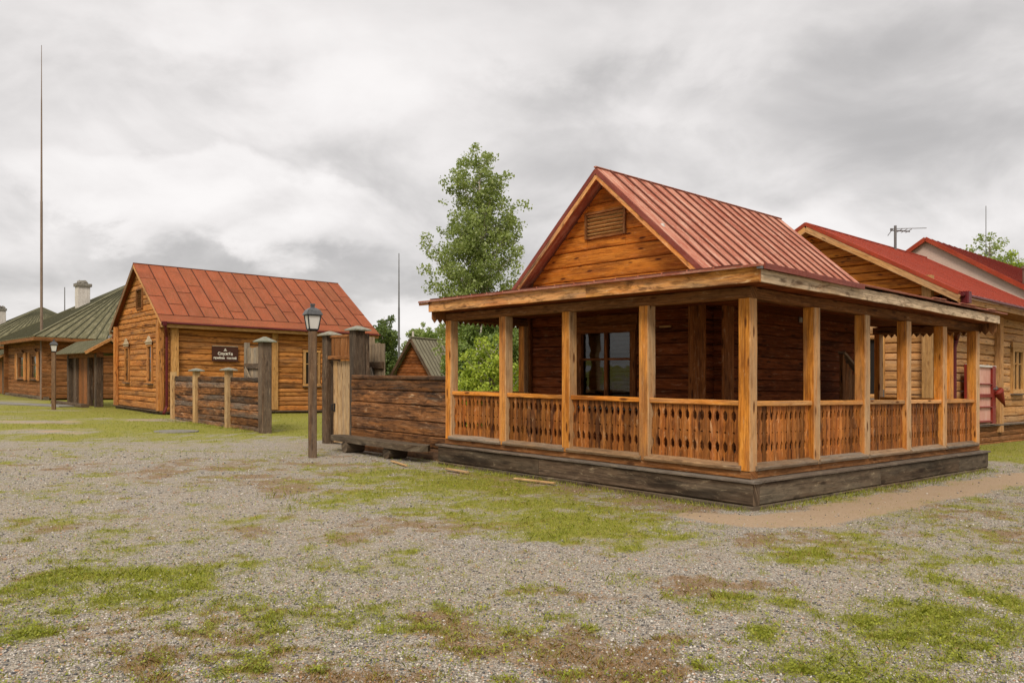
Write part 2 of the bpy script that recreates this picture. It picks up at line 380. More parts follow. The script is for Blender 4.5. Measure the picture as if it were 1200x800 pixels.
def paint(name, c1, c2, worn, worn_amt, rust=None, rust_amt=0., rough=.55, seam=(.05, .015, .01), spec=.2, patch=2.2):
    k = NT(name); uv = k.n('UVMap', uv_map='UVMap').outputs[0]; at = k.n('VertexColor', layer_name='tone')
    sep = k.n('SeparateColor'); k.put(sep.inputs[0], at.outputs[0]); tone, bl, r2 = sep.outputs
    n1 = k.noise(uv, patch, 6, .62, .4); n2 = k.noise(uv, 14, 5, .65, .2); n3 = k.noise(k.map(uv, (.8, 7, 1)), 1.4, 7, .7, .8)
    col = k.mix(k.ss(k.math('ADD', n1, k.math('MULTIPLY', k.math('SUBTRACT', tone, .5), .16)), .32, .68), c1, c2)
    if rust: col = k.mix(k.math('MULTIPLY', k.ss(k.math('ADD', n2, k.math('MULTIPLY', k.math('SUBTRACT', r2, .5), .09)), .46, .62), rust_amt), col, rust)
    col = k.mix(k.math('MULTIPLY', k.ss(k.math('ADD', k.math('MULTIPLY', n3, .7), k.math('MULTIPLY', n2, .3)), .46, .60), worn_amt), col, worn)
    col = k.mix(k.math('MULTIPLY', bl, .92), col, seam)
    k.bsdf(col, k.ss(n2, .3, .7, rough - .1, rough + .15), k.math('ADD', n1, k.math('MULTIPLY', n2, .4)), .25, .012, spec)
    return k.m
P_MAIN = paint('faded_red_roof_paint', (.32, .088, .05), (.44, .175, .11), (.60, .37, .27), .65, (.27, .075, .035), .55, .75, (.075, .022, .014), .2, 1.6)
P_ROOFB = paint('red_lead_roof_paint', (.30, .074, .027), (.21, .052, .019), (.30, .105, .055), .4, (.17, .068, .024), .85, .75, (.04, .012, .008), .2, 1.1)
P_ROOFN = paint('bright_red_roof_paint', (.36, .047, .017), (.26, .034, .013), (.38, .09, .05), .4, (.17, .03, .016), .5, .7, (.10, .012, .008), .2, 1.2)
P_GREEN = paint('moss_green_roof', (.135, .125, .066), (.092, .088, .047), (.30, .27, .17), .5, (.085, .07, .04), .5, .85, (.07, .068, .04), .15)
P_GREY = paint('grey_green_roof_boards', (.21, .19, .125), (.145, .13, .085), (.27, .25, .18), .5, (.10, .085, .055), .4, .8, (.06, .05, .035))
P_FLASH = paint('oxide_red_flashing', (.22, .05, .03), (.16, .034, .021), (.34, .13, .10), .3, (.10, .025, .018), .4, .5)
P_MAROON = paint('maroon_gutter_paint', (.10, .012, .014), (.07, .009, .010), (.18, .05, .045), .2, None, 0, .4)
P_WHITE = paint('whitewash', (.62, .58, .53), (.50, .47, .43), (.36, .31, .27), .5, (.30, .24, .19), .3, .85)
P_PINK = paint('pinkish_render', (.56, .42, .36), (.49, .36, .30), (.48, .36, .30), .3, (.42, .26, .22), .3, .85, patch=.7)
P_SHIELD = paint('faded_pink_panel', (.60, .33, .25), (.52, .25, .19), (.64, .45, .36), .5, None, 0, .6)
P_FIRE = paint('fire_red_paint', (.22, .022, .014), (.17, .016, .011), (.30, .08, .05), .35, (.12, .03, .02), .3, .5)
P_BLACK = paint('black_lamp_iron', (.016, .016, .017), (.026, .025, .024), (.07, .06, .05), .25, None, 0, .45)
P_LAMPTOP = paint('dull_lamp_cap', (.06, .062, .065), (.09, .09, .092), (.17, .17, .165), .4, None, 0, .4)
P_STEEL = paint('dull_galvanised_steel', (.10, .10, .10), (.15, .15, .15), (.22, .21, .2), .3, None, 0, .5)
P_POLE = paint('rusty_mast', (.17, .12, .085), (.22, .16, .12), (.25, .19, .14), .4, (.08, .03, .015), .5, .7)
P_CAP = paint('lichened_zinc_cap', (.19, .20, .16), (.26, .26, .22), (.13, .14, .075), .6, (.24, .12, .05), .45, .7)
P_STONE = paint('grey_concrete', (.24, .22, .19), (.18, .165, .145), (.12, .11, .095), .5, (.10, .10, .05), .3, .9)
P_SIGN = paint('brown_sign_panel', (.045, .018, .011), (.06, .024, .015), (.09, .04, .03), .15, None, 0, .4)
P_LETTER = paint('cream_lettering', (.72, .67, .58), (.66, .61, .52), (.55, .5, .42), .2, None, 0, .6)
P_CARVE = paint('faded_white_carving', (.50, .40, .28), (.42, .32, .2), (.28, .18, .1), .4, None, 0, .8)

def glass(name, tint=(.012, .012, .013), rough=.03):
    k = NT(name); tc = k.n('TexCoord').outputs['Object']
    n1 = k.noise(tc, 1.6, 2, .5); n2 = k.noise(tc, 9, 2, .5)
    k.bsdf(tint, rough, k.math('ADD', n1, k.math('MULTIPLY', n2, .12)), .35, .05, 1.0); return k.m
G_DARK = glass('dark_old_glass')
def clear_glass():
    k = NT('old_clear_glass'); tc = k.n('TexCoord').outputs['Object']; b = k.n('Bump'); b.inputs['Strength'].default_value = .12; b.inputs['Distance'].default_value = .04; k.put(b.inputs['Height'], k.noise(tc, 2.2, 2, .5))
    g = k.n('BsdfGlossy'); g.inputs['Roughness'].default_value = .02; g.inputs[0].default_value = (.9, .9, .9, 1); k.put(g.inputs['Normal'], b.outputs[0])
    t = k.n('BsdfTransparent'); t.inputs[0].default_value = (.55, .56, .55, 1); m = k.n('MixShader'); m.inputs[0].default_value = .06
    k.t.links.new(t.outputs[0], m.inputs[1]); k.t.links.new(g.outputs[0], m.inputs[2]); k.t.links.new(m.outputs[0], k.out.inputs[0]); return k.m
G_CLEAR = clear_glass()
G_MILK = NT('milky_lamp_glass'); _p = G_MILK.bsdf((.72, .71, .68), .18, None, spec=.6); _p.inputs['Transmission Weight'].default_value = .15; G_MILK = G_MILK.m
G_REFL_SLATS = wood('pale_reflection_slats', (.72, .66, .56), (.6, .53, .43), (.12, .08, .05), (.4, .36, .3), .3, .3, 0, .7)
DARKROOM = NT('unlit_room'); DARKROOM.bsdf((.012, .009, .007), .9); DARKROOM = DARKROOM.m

def leaf_mat(name, c1, c2, c3, trans=.35):
    k = NT(name); at = k.n('VertexColor', layer_name='tone'); sep = k.n('SeparateColor'); k.put(sep.inputs[0], at.outputs[0])
    col = k.mix(sep.outputs[0], c1, c2); col = k.mix(k.ss(sep.outputs[2], .75, 1, 0, .8), col, c3)
    p = k.n('BsdfPrincipled'); k.put(p.inputs['Base Color'], col); p.inputs['Roughness'].default_value = .5; p.inputs['Specular IOR Level'].default_value = .35
    t = k.n('BsdfTranslucent'); k.put(t.inputs[0], k.mix(.5, col, (.25, .32, .03)))
    mx = k.n('MixShader'); mx.inputs[0].default_value = trans; k.t.links.new(p.outputs[0], mx.inputs[1]); k.t.links.new(t.outputs[0], mx.inputs[2]); k.t.links.new(mx.outputs[0], k.out.inputs[0])
    return k.m
L_BIRCH = leaf_mat('birch_leaves', (.15, .21, .045), (.33, .40, .12), (.52, .56, .30), .45)
L_DARK = leaf_mat('dark_leaves', (.05, .08, .018), (.11, .16, .04), (.19, .24, .08))
L_LIME = leaf_mat('lime_leaves', (.20, .28, .022), (.40, .50, .05), (.58, .64, .12))
L_MID = leaf_mat('mid_leaves', (.08, .13, .024), (.19, .27, .055), (.32, .39, .12))
L_GRASS = leaf_mat('grass_blades', (.16, .19, .014), (.36, .375, .03), (.48, .37, .09), .3)
L_DRY = leaf_mat('dry_blades', (.20, .10, .035), (.32, .18, .06), (.40, .27, .10), .2)
BARK = NT('birch_bark')
def _bark():
    k = BARK; uv = k.n('UVMap', uv_map='UVMap').outputs[0]; n = k.noise(k.map(uv, (9, 1.5, 1)), 1, 5, .6, .5); n2 = k.noise(uv, 3, 4)
    k.bsdf(k.mix(k.ss(n, .52, .6), k.mix(n2, (.50, .46, .40), (.34, .29, .24)), (.05, .04, .035)), .8, n, .4, .02); return k.m
BARK = _bark()
# ------------------------------------------------------------------ ground
PATCH = [('G', -0.5, 11.66, 1.38, 2.04, 0.8), ('G', 0.51, 9.55, 0.92, 1.23, 0.9), ('G', 1.01, 8.53, 0.64, 0.58, 0.9), ('G', -1.68, 13.04, 1.12, 1.84, 0.6), ('G', 2.08, 9.7, 0.73, 0.75, 0.5), ('G', -2.89, 13.47, 0.87, 1.46, 0.5), ('G', -1.92, 9.95, 0.64, 0.66, 0.45), ('G', -4.24, 14.63, 0.94, 1.72, 0.35), ('G', 2.84, 5.28, 0.62, 0.85, 0.72), ('G', 3.78, 6.17, 0.4, 1.04, 0.7), ('G', 1.91, 4.68, 0.35, 0.36, 0.7), ('G', 4.12, 9.6, 0.93, 0.61, 0.7), ('G', 6.33, 11.57, 0.74, 0.89, 0.8), ('G', 6.04, 14.07, 1.66, 1.05, 0.6), ('G', 2.86, 7.62, 0.65, 0.62, 0.55), ('G', 4.0, 8.1, 0.7, 0.61, 0.5), ('G', -3.59, 5.97, 0.51, 0.72, 0.6), ('G', -2.9, 6.01, 0.45, 0.38, 0.5), ('G', -2.45, 6.17, 0.33, 0.35, 0.6), ('G', -1.76, 6.08, 0.26, 0.34, 0.5), ('G', -3.1, 4.98, 0.27, 0.26, 0.8), ('G', -2.19, 4.63, 0.15, 0.14, 0.7), ('G', -1.7, 4.8, 0.21, 0.15, 0.5), ('G', -1.33, 4.6, 0.15, 0.14, 0.5), ('G', -2.97, 8.94, 0.38, 0.42, 0.5), ('G', -4.04, 9.42, 0.61, 0.59, 0.35), ('G', -4.42, 8.07, 0.43, 0.43, 0.35), ('G', -0.62, 5.8, 0.31, 0.31, 0.35), ('G', -0.27, 6.18, 0.27, 0.3, 0.4), ('G', 0.23, 5.33, 0.17, 0.19, 0.5), ('G', 1.05, 6.52, 0.28, 0.28, 0.5), ('G', 1.68, 5.61, 0.36, 0.33, 0.5), ('G', 0.68, 4.55, 0.29, 0.19, 0.35), ('G', -0.82, 5.1, 0.33, 0.24, 0.35), ('G', 1.2, 4.87, 0.21, 0.19, 0.45), ('G', -11.25, 20.98, 2.93, 2.36, 0.9), ('G', -7.3, 21.25, 1.37, 1.81, 0.6), ('G', -14.63, 23.92, 1.54, 2.29, 0.5), ('D', 0.5, 4.69, 0.5, 0.35, 0.8), ('D', -0.22, 5.13, 0.44, 0.31, 0.6), ('D', 1.72, 6.17, 0.46, 0.41, 0.7), ('D', 0.27, 6.21, 0.47, 0.31, 0.4), ('D', 2.57, 7.99, 0.43, 0.42, 0.5), ('D', -5.42, 14.44, 1.24, 1.97, 0.5), ('D', -3.05, 10.93, 0.94, 0.96, 0.5), ('D', 0.0, 12.19, 1.57, 1.81, 0.35), ('D', 1.84, 10.69, 1.03, 0.92, 0.5), ('D', -0.96, 4.48, 0.38, 0.19, 0.5), ('D', 0.57, 13.34, 1.29, 0.95, 0.7), ('D', 5.39, 8.66, 0.37, 0.6, 0.5), ('D', 4.94, 12.8, 1.24, 0.65, 0.7), ('D', -3.84, 6.63, 0.43, 0.59, 0.3), ('S', 2.64, 9.46, 0.46, 0.6, 1.0), ('S', 3.33, 9.41, 0.5, 0.59, 1.0), ('S', 4.49, 10.46, 0.56, 0.66, 1.0), ('S', 5.9, 11.69, 0.56, 0.64, 0.9), ('S', 7.33, 12.88, 0.62, 0.77, 0.8), ('S', 9.17, 14.24, 0.76, 1.22, 0.8), ('S', 9.94, 15.69, 0.67, 0.65, 0.7), ('S', -12.94, 22.32, 1.44, 0.99, 0.5), ('S', -12.38, 28.84, 1.86, 1.38, 0.6)]
def vnoise(x, y, sc, seed):
    """smooth value noise, vectorised"""
    x = x * sc + seed * 17.3; y = y * sc + seed * 9.1
    xi = np.floor(x); yi = np.floor(y); fx = x - xi; fy = y - yi; fx = fx * fx * (3 - 2 * fx); fy = fy * fy * (3 - 2 * fy)
    h = lambda a, b: np.modf(np.abs(np.sin(a * 127.1 + b * 311.7 + seed * 3.7) * 43758.5453))[0]
    return (h(xi, yi) * (1 - fx) + h(xi + 1, yi) * fx) * (1 - fy) + (h(xi, yi + 1) * (1 - fx) + h(xi + 1, yi + 1) * fx) * fy
def fbm(x, y, sc, seed, o=4): return sum(vnoise(x, y, sc * 2 ** i, seed + i) * .5 ** i for i in range(o)) / (2 - .5 ** (o - 1))
def cover(x, y):
    wx = x + (fbm(x, y, 1.3, 1, 3) - .5) * 1.1; wy = y + (fbm(x, y, 1.3, 5, 3) - .5) * 1.5
    g = np.zeros_like(x); d = np.zeros_like(x); s = np.zeros_like(x)
    for k, cx, cy, rx, ry, st in PATCH:
        f = st * np.exp(-.8 * (((wx - cx) / rx) ** 2 + ((wy - cy) / ry) ** 2))
        if k == 'S': continue
        if k == 'G': g = 1 - (1 - g) * (1 - f)
        elif k == 'D': d = 1 - (1 - d) * (1 - f)
    pp = [(2.5, 9.65), (2.8, 9.5), (3.4, 9.5), (4.5, 10.45), (5.9, 11.7), (7.3, 12.9), (9.2, 14.4), (12.5, 16.8), (20, 22)]
    for (x0, y0), (x1, y1) in zip(pp[:-1], pp[1:]):
        t = np.clip(((x - x0) * (x1 - x0) + (y - y0) * (y1 - y0)) / ((x1 - x0) ** 2 + (y1 - y0) ** 2), 0, 1)
        dd = np.hypot(x - x0 - t * (x1 - x0), y - y0 - t * (y1 - y0)) + (fbm(x, y, 1.6, 61, 3) - .5) * .35
        s = np.maximum(s, np.clip(1.25 - dd / .55, 0, 1))
    for cx, cy, rx, ry, st in ((-12.9, 22.3, 1.6, .8, .6), (-12.4, 28.8, 2.2, .7, .6), (-16.5, 26.5, 2.5, .7, .6)):
        s = np.maximum(s, st * np.exp(-((wx - cx) / rx) ** 2 - ((wy - cy) / ry) ** 2))
    # lawn in front of the street houses and inside the yards
    q = np.stack([x, y], -1) - np.array([M.o.x, M.o.y]); a = q @ np.array([M.dl.x, M.dl.y]); b = q @ np.array([M.dr.x, M.dr.y])
    lawn = np.clip((wy - 19.8 - .10 * (x + 10)) / 3.0, 0, 1) * (1 - .30 * (fbm(x, y, .45, 181, 4) > .56)) * np.clip((x + 3.5 < 0) * 1.0, 0, 1)
    yard = ((b > .9) & (a > 6.9)) * .95
    right = ((b > 10.2) & (a > -2.0)) * np.clip((b - 10.2) / .8, 0, 1) * .95
    g = np.maximum(g, np.maximum(lawn, np.maximum(yard, right)))
    g = g * (1 - .95 * np.clip(s * 1.3, 0, 1)); g = np.maximum(g, .10 + (.34 + .14 * np.clip((x + 1) / 3, 0, 1)) * np.clip(fbm(x, y, .7, 21, 5) * 2.0 - .66, 0, 1))
    far = np.clip((y - 60) / 20, 0, 1); g = np.maximum(g, far)
    d = np.clip(d * 1.15 + .6 * np.clip(fbm(x, y, .55, 33, 4) * 2 - .66, 0, 1), 0, 1)
    ss = lambda t: np.clip(t, 0, 1) ** 2 * (3 - 2 * np.clip(t, 0, 1))
    # tufts and bare spots
    s0 = np.clip(s, 0, 1)
    cl = fbm(x, y, 2.3, 141, 6) - .5; cf = fbm(x, y, 9.0, 145, 4) - .5
    g = np.where(g > .97, g, np.clip(.42 * g + .58 * ss((g * 1.0 + cl * 1.7 + cf * 1.3 - .16) / 1.0) + .10 * (cf > .1), 0, 1))
    d = ss((d + (fbm(x, y, 2.0, 151, 6) - .5) * 1.6 + cf * 1.0 - .2) / .8)
    s = ss((s + (fbm(x, y, 2.6, 161, 5) - .5) * .9 - .12) / .6)
    return np.clip(g * (1 - .85 * s0), 0, 1), d * (1 - .8 * s0), s
def gz(x, y): return (fbm(x, y, .35, 51, 3) - .5) * .05 * np.clip((np.hypot(x, y) - 2) / 4, 0, 1)

G = NT('gravelly_ground')
def _ground():
    k = G; co = k.n('NewGeometry').outputs['Position']; at = k.n('VertexColor', layer_name='cover'); sep = k.n('SeparateColor'); k.put(sep.inputs[0], at.outputs[0]); g, d, s = sep.outputs
    co = k.map(co, (1, 1, 0))
    def stones(sc):
        v = k.n('TexVoronoi', feature='F1'); k.put(v.inputs['Vector'], co); v.inputs['Scale'].default_value = sc; v.inputs['Randomness'].default_value = 1
        se = k.n('SeparateColor'); k.put(se.inputs[0], v.outputs['Color']); return v.outputs['Distance'], se.outputs
    d1, c1 = stones(52); d2, c2 = stones(110)
    n0 = k.noise(co, .7, 5, .6, .3); n1 = k.noise(co, 3.2, 6, .65, .4); n2 = k.noise(co, 26, 5, .7, .3); n3 = k.noise(co, 120, 3, .6)
    st1 = k.mix(c1[0], (.11, .10, .088), (.60, .55, .475)); st1 = k.mix(k.ss(c1[1], .72, .9), st1, (.095, .09, .09)); st1 = k.mix(k.ss(c1[2], .8, .95), st1, (.45, .30, .20))
    st2 = k.mix(c2[0], (.12, .105, .088), (.54, .485, .405))
    big = k.ss(n2, .45, .55)
    grav = k.mix(big, st2, st1)
    gap = k.math('MAXIMUM', k.math('MULTIPLY', k.ss(d1, .44, .62), big), k.math('MULTIPLY', k.ss(d2, .48, .64), k.math('SUBTRACT', 1.0, big)))
    grav = k.mix(k.math('MULTIPLY', gap, .55), grav, (.14, .115, .085))
    grav = k.mix(k.ss(n0, .35, .7, 0, .35), grav, (.33, .265, .185))
    soil = k.mix(n2, (.14, .08, .036), (.28, .175, .09))
    dryc = k.mix(k.ss(n3, .35, .65), (.14, .07, .03), (.28, .165, .072))
    sand = k.mix(k.ss(n2, .3, .7), (.38, .285, .19), (.29, .205, .13)); sand = k.mix(k.ss(n3, .52, .66, 0, .65), sand, (.24, .165, .105)); sand = k.mix(k.ss(n1, .5, .65, 0, .45), sand, (.30, .21, .13))
    grass = k.mix(k.ss(n2, .3, .7), (.15, .155, .016), (.29, .275, .03)); grass = k.mix(k.ss(n3, .5, .7, 0, .55), grass, (.08, .10, .014)); grass = k.mix(k.ss(n1, .45, .7, 0, .5), grass, (.33, .27, .07))
    col = grav; n4 = k.noise(co, 17, 7, .75, .5)
    def edge(x, lo, hi, w):  return k.ss(k.math('ADD', x, k.math('MULTIPLY', k.math('SUBTRACT', k.math('ADD', k.math('MULTIPLY', n1, .6), k.math('MULTIPLY', n2, .4)), .5), w)), lo, hi)
    md = k.ss(k.math('ADD', d, k.math('MULTIPLY', k.math('SUBTRACT', n4, .5), 1.6)), .25, .80); col = k.mix(k.math('MULTIPLY', md, .68), col, k.mix(k.ss(n1, .4, .6), soil, dryc))
    ms = k.ss(k.math('ADD', s, k.math('MULTIPLY', k.math('SUBTRACT', n4, .5), 1.1)), .28, .72); col = k.mix(ms, col, sand)
    fine = k.math('MULTIPLY', k.math('SUBTRACT', n4, .5), k.ss(g, .8, 1.0, 2.4, .6))
    mg = k.ss(k.math('ADD', g, k.math('MULTIPLY', fine, .62)), .10, .78); col = k.mix(k.math('MULTIPLY', mg, .92), col, grass)
    hgt = k.math('ADD', k.math('MULTIPLY', k.math('SUBTRACT', .6, d1), k.math('SUBTRACT', 1.0, k.math('MULTIPLY', ms, .85))), k.math('MULTIPLY', n2, .5))
    k.bsdf(col, .9, hgt, .8, .02, .15); return k.m
G = _ground()

def make_ground():
    xs = np.concatenate([[-3000, -800, -200], np.linspace(-70, -16, 55), np.linspace(-15.5, 15.5, 460), np.linspace(16, 60, 45), [200, 800, 3000]])
    ys = np.concatenate([[-3000, -500, -60, -10, 0], np.linspace(1.5, 20, 270), np.linspace(20.5, 90, 120), [120, 200, 500, 1500, 4000]])
    X, Y = np.meshgrid(xs, ys); x = X.ravel(); y = Y.ravel(); z = gz(x, y)
    nx, ny = len(xs), len(ys); i = np.arange((ny - 1) * nx).reshape(ny - 1, nx)[:, :-1].ravel()
    f = np.stack([i, i + 1, i + nx + 1, i + nx], 1)
    me = bpy.data.meshes.new('ground'); me.from_pydata(np.stack([x, y, z], 1).tolist(), [], f.tolist())
    g, d, s = cover(x, y); ca = me.color_attributes.new('cover', 'FLOAT_COLOR', 'POINT')
    ca.data.foreach_set('color', np.stack([g, d, s, np.ones_like(g)], 1).astype(np.float32).ravel())
    me.polygons.foreach_set('use_smooth', [True] * len(me.polygons)); me.materials.append(G)
    o = bpy.data.objects.new('ground', me); COL.objects.link(o); tag(o, kind='structure')
make_ground()

def np_mesh(name, v, faces_n, idx, uv=None, col=None, mat=None, parent=None, org=(0, 0, 0)):
    """fast mesh: idx flat loop vertex ids, every face has faces_n corners"""
    me = bpy.data.meshes.new(name); nf = len(idx) // faces_n
    me.vertices.add(len(v)); me.vertices.foreach_set('co', (v - np.array(org)).astype(np.float32).ravel())
    me.loops.add(len(idx)); me.loops.foreach_set('vertex_index', idx.astype(np.int32))
    me.polygons.add(nf); me.polygons.foreach_set('loop_start', np.arange(0, nf * faces_n, faces_n, dtype=np.int32)); me.polygons.foreach_set('loop_total', np.full(nf, faces_n, np.int32))
    if col is not None: ca = me.color_attributes.new('tone', 'FLOAT_COLOR', 'POINT'); ca.data.foreach_set('color', col.astype(np.float32).ravel())
    me.update(calc_edges=True); me.validate()
    if mat: me.materials.append(mat)
    o = bpy.data.objects.new(name, me); COL.objects.link(o)
    if parent: o.parent = parent
    return o

BLOCK = []      # footprints (frame, a0, a1, b0, b1) where nothing grows
def blocked(x, y):
    m = np.zeros(len(x), bool)
    for F_, a0, a1, b0, b1 in BLOCK:
        q = np.stack([x - F_.o.x, y - F_.o.y], -1); a = q @ np.array([F_.dl.x, F_.dl.y]); b = q @ np.array([F_.dr.x, F_.dr.y])
        m |= (a > a0) & (a < a1) & (b > b0) & (b < b1)
    return m
BLOCK += [(M, -.13, 6.75, -.13, 8.5), (B, 0, 7.7, 0, 9.6), (M, 10.4, 12.3, .3, .6), (M, 2.5, 12, 12.4, 30), (M, 48, 62, 1.5, 14)]
def view_pts(n, y0, y1, power, margin=1.12, xlo=-1e9, xhi=1e9):
    t = RNG.random(n); y = (y0 ** (1 - power) + t * (y1 ** (1 - power) - y0 ** (1 - power))) ** (1 / (1 - power))
    x = (RNG.random(n) * 2 - 1) * y * .645 * margin; k = (x > xlo) & (x < xhi); return x[k], y[k]

def make_blades(name, mat, n, y0, y1, key, hmin, hmax, wmin, wmax, lean, thresh, power=2.0, label=None):
    x, y = view_pts(n, y0, y1, power); g, d, s = cover(x, y); c = g if key == 'g' else d
    nn = fbm(x, y, 2.6, 71, 4); n2 = fbm(x, y, 11, 77, 3); p = np.clip((c + (n2 - .5) * .6 - thresh[0]) / (thresh[1] - thresh[0]), 0, 1) ** 1.2
    k = (RNG.random(len(x)) < p) & ~blocked(x, y); x, y, c, p = x[k], y[k], c[k], p[k]; n = len(x)
    clump = fbm(x, y, 6, 91, 2)
    h = (hmin + (hmax - hmin) * RNG.random(n) ** 1.8) * (.55 + .9 * clump) * (.6 + .5 * p); w = wmin + (wmax - wmin) * RNG.random(n)
    far = np.clip(y / 9, 1, 3.0); w = w * far; th = RNG.random(n) * 2 * np.pi; le = lean * (.3 + RNG.random(n))
    z = gz(x, y); dx, dy = np.cos(th), np.sin(th); ph = RNG.random(n) * 2 * np.pi; lx, ly = np.cos(ph) * le * h, np.sin(ph) * le * h
    b = np.stack([x, y, z - .004], 1); s1 = np.stack([dx * w / 2, dy * w / 2, 0 * x], 1); mid = np.stack([lx * .4, ly * .4, h * .62], 1); tip = np.stack([lx * 1.2, ly * 1.2, h], 1)
    v = np.stack([b - s1, b + s1, b + mid + s1 * .75, b + tip, b + mid - s1 * .75], 1).reshape(-1, 3)
    idx = np.arange(n * 5); t = np.clip(RNG.normal(.5, .25, n) + (clump - .5) * .5, 0, 1); r2 = RNG.random(n)
    col = np.repeat(np.stack([t, 0 * t, r2, 1 + 0 * t], 1), 5, 0)
    o = np_mesh(name, v, 5, idx, None, col, mat); tag(o, label, None, None, 'stuff'); return o

def make_rosettes(name, mat, n, y0, y1):
    """broad flat leaves of clover and plantain"""
    x, y = view_pts(n, y0, y1, 2.0); g, d, s = cover(x, y); nn = fbm(x, y, 3.1, 171, 4)
    k = (RNG.random(len(x)) < np.clip((g - .08) / .8, 0, 1)) & ~blocked(x, y); x, y = x[k], y[k]; n = len(x); m = 5
    X = np.repeat(x, m) + RNG.normal(0, .012, n * m); Y = np.repeat(y, m) + RNG.normal(0, .012, n * m); Z = gz(X, Y) + RNG.uniform(.006, .035, n * m)
    th = RNG.random(n * m) * 2 * np.pi; l = RNG.uniform(.007, .022, n * m) * np.clip(Y / 9, 1, 2); w = l * RNG.uniform(.22, .42, n * m); up = RNG.uniform(-.1, .7, n * m) * l
    d_ = np.stack([np.cos(th), np.sin(th), 0 * th], 1); sd = np.stack([-np.sin(th), np.cos(th), 0 * th], 1); p = np.stack([X, Y, Z], 1); u = np.stack([0 * th, 0 * th, up], 1)
    v = np.stack([p, p + d_ * (l * .5)[:, None] - sd * w[:, None] + u * .6, p + d_ * l[:, None] + u, p + d_ * (l * .5)[:, None] + sd * w[:, None] + u * .6], 1).reshape(-1, 3)
    t = np.repeat(np.clip(RNG.normal(.5, .3, n), 0, 1), m); col = np.repeat(np.stack([t, 0 * t, RNG.random(n * m) * .85, 1 + 0 * t], 1), 4, 0)
    tag(np_mesh(name, v, 4, np.arange(n * m * 4), None, col, mat), None, None, None, 'stuff')

def make_stones():
    x, y = view_pts(140000, 3.6, 17, 2.0, 1.1); g, d, s = cover(x, y)
    k = (RNG.random(len(x)) < np.clip(1.05 - 1.2 * g - .9 * s - .7 * d, .06, 1)) & ~blocked(x, y); x, y = x[k], y[k]; n = len(x)
    r = (.003 + .0100 * RNG.random(n) ** 3.0) * np.clip(y / 8, 1, 1.8); z = gz(x, y) + r * .25
    o6 = np.array([[1, 0, 0], [0, 1, 0], [-1, 0, 0], [0, -1, 0], [0, 0, 1], [0, 0, -1]], float)
    v = o6[None] * RNG.uniform(.6, 1.25, (n, 6, 1)) * r[:, None, None] * np.stack([RNG.uniform(.8, 1.4, n), RNG.uniform(.7, 1.2, n), RNG.uniform(.45, .8, n)], 1)[:, None]
    th = RNG.random(n) * 6.283; c, s_ = np.cos(th)[:, None], np.sin(th)[:, None]
    v = np.stack([v[..., 0] * c - v[..., 1] * s_, v[..., 0] * s_ + v[..., 1] * c, v[..., 2]], -1) + np.stack([x, y, z], 1)[:, None]
    f = np.array([[0, 1, 4], [1, 2, 4], [2, 3, 4], [3, 0, 4], [1, 0, 5], [2, 1, 5], [3, 2, 5], [0, 3, 5]])
    idx = (f[None] + (np.arange(n) * 6)[:, None, None]).reshape(-1); t = RNG.random(n)
    col = np.repeat(np.stack([t, RNG.random(n), RNG.random(n), 1 + 0 * t], 1), 6, 0)
    k = NT('pebbles'); at = k.n('VertexColor', layer_name='tone'); sep = k.n('SeparateColor'); k.put(sep.inputs[0], at.outputs[0])
    cc = k.mix(sep.outputs[0], (.11, .102, .09), (.62, .57, .50)); cc = k.mix(k.ss(sep.outputs[1], .74, .8), cc, (.08, .078, .08)); cc = k.mix(k.ss(sep.outputs[2], .85, .9), cc, (.42, .25, .15)); k.bsdf(cc, .8, spec=.3)
    tag(np_mesh('gravel', v.reshape(-1, 3), 3, idx, None, col, k.m), None, None, None, 'stuff')
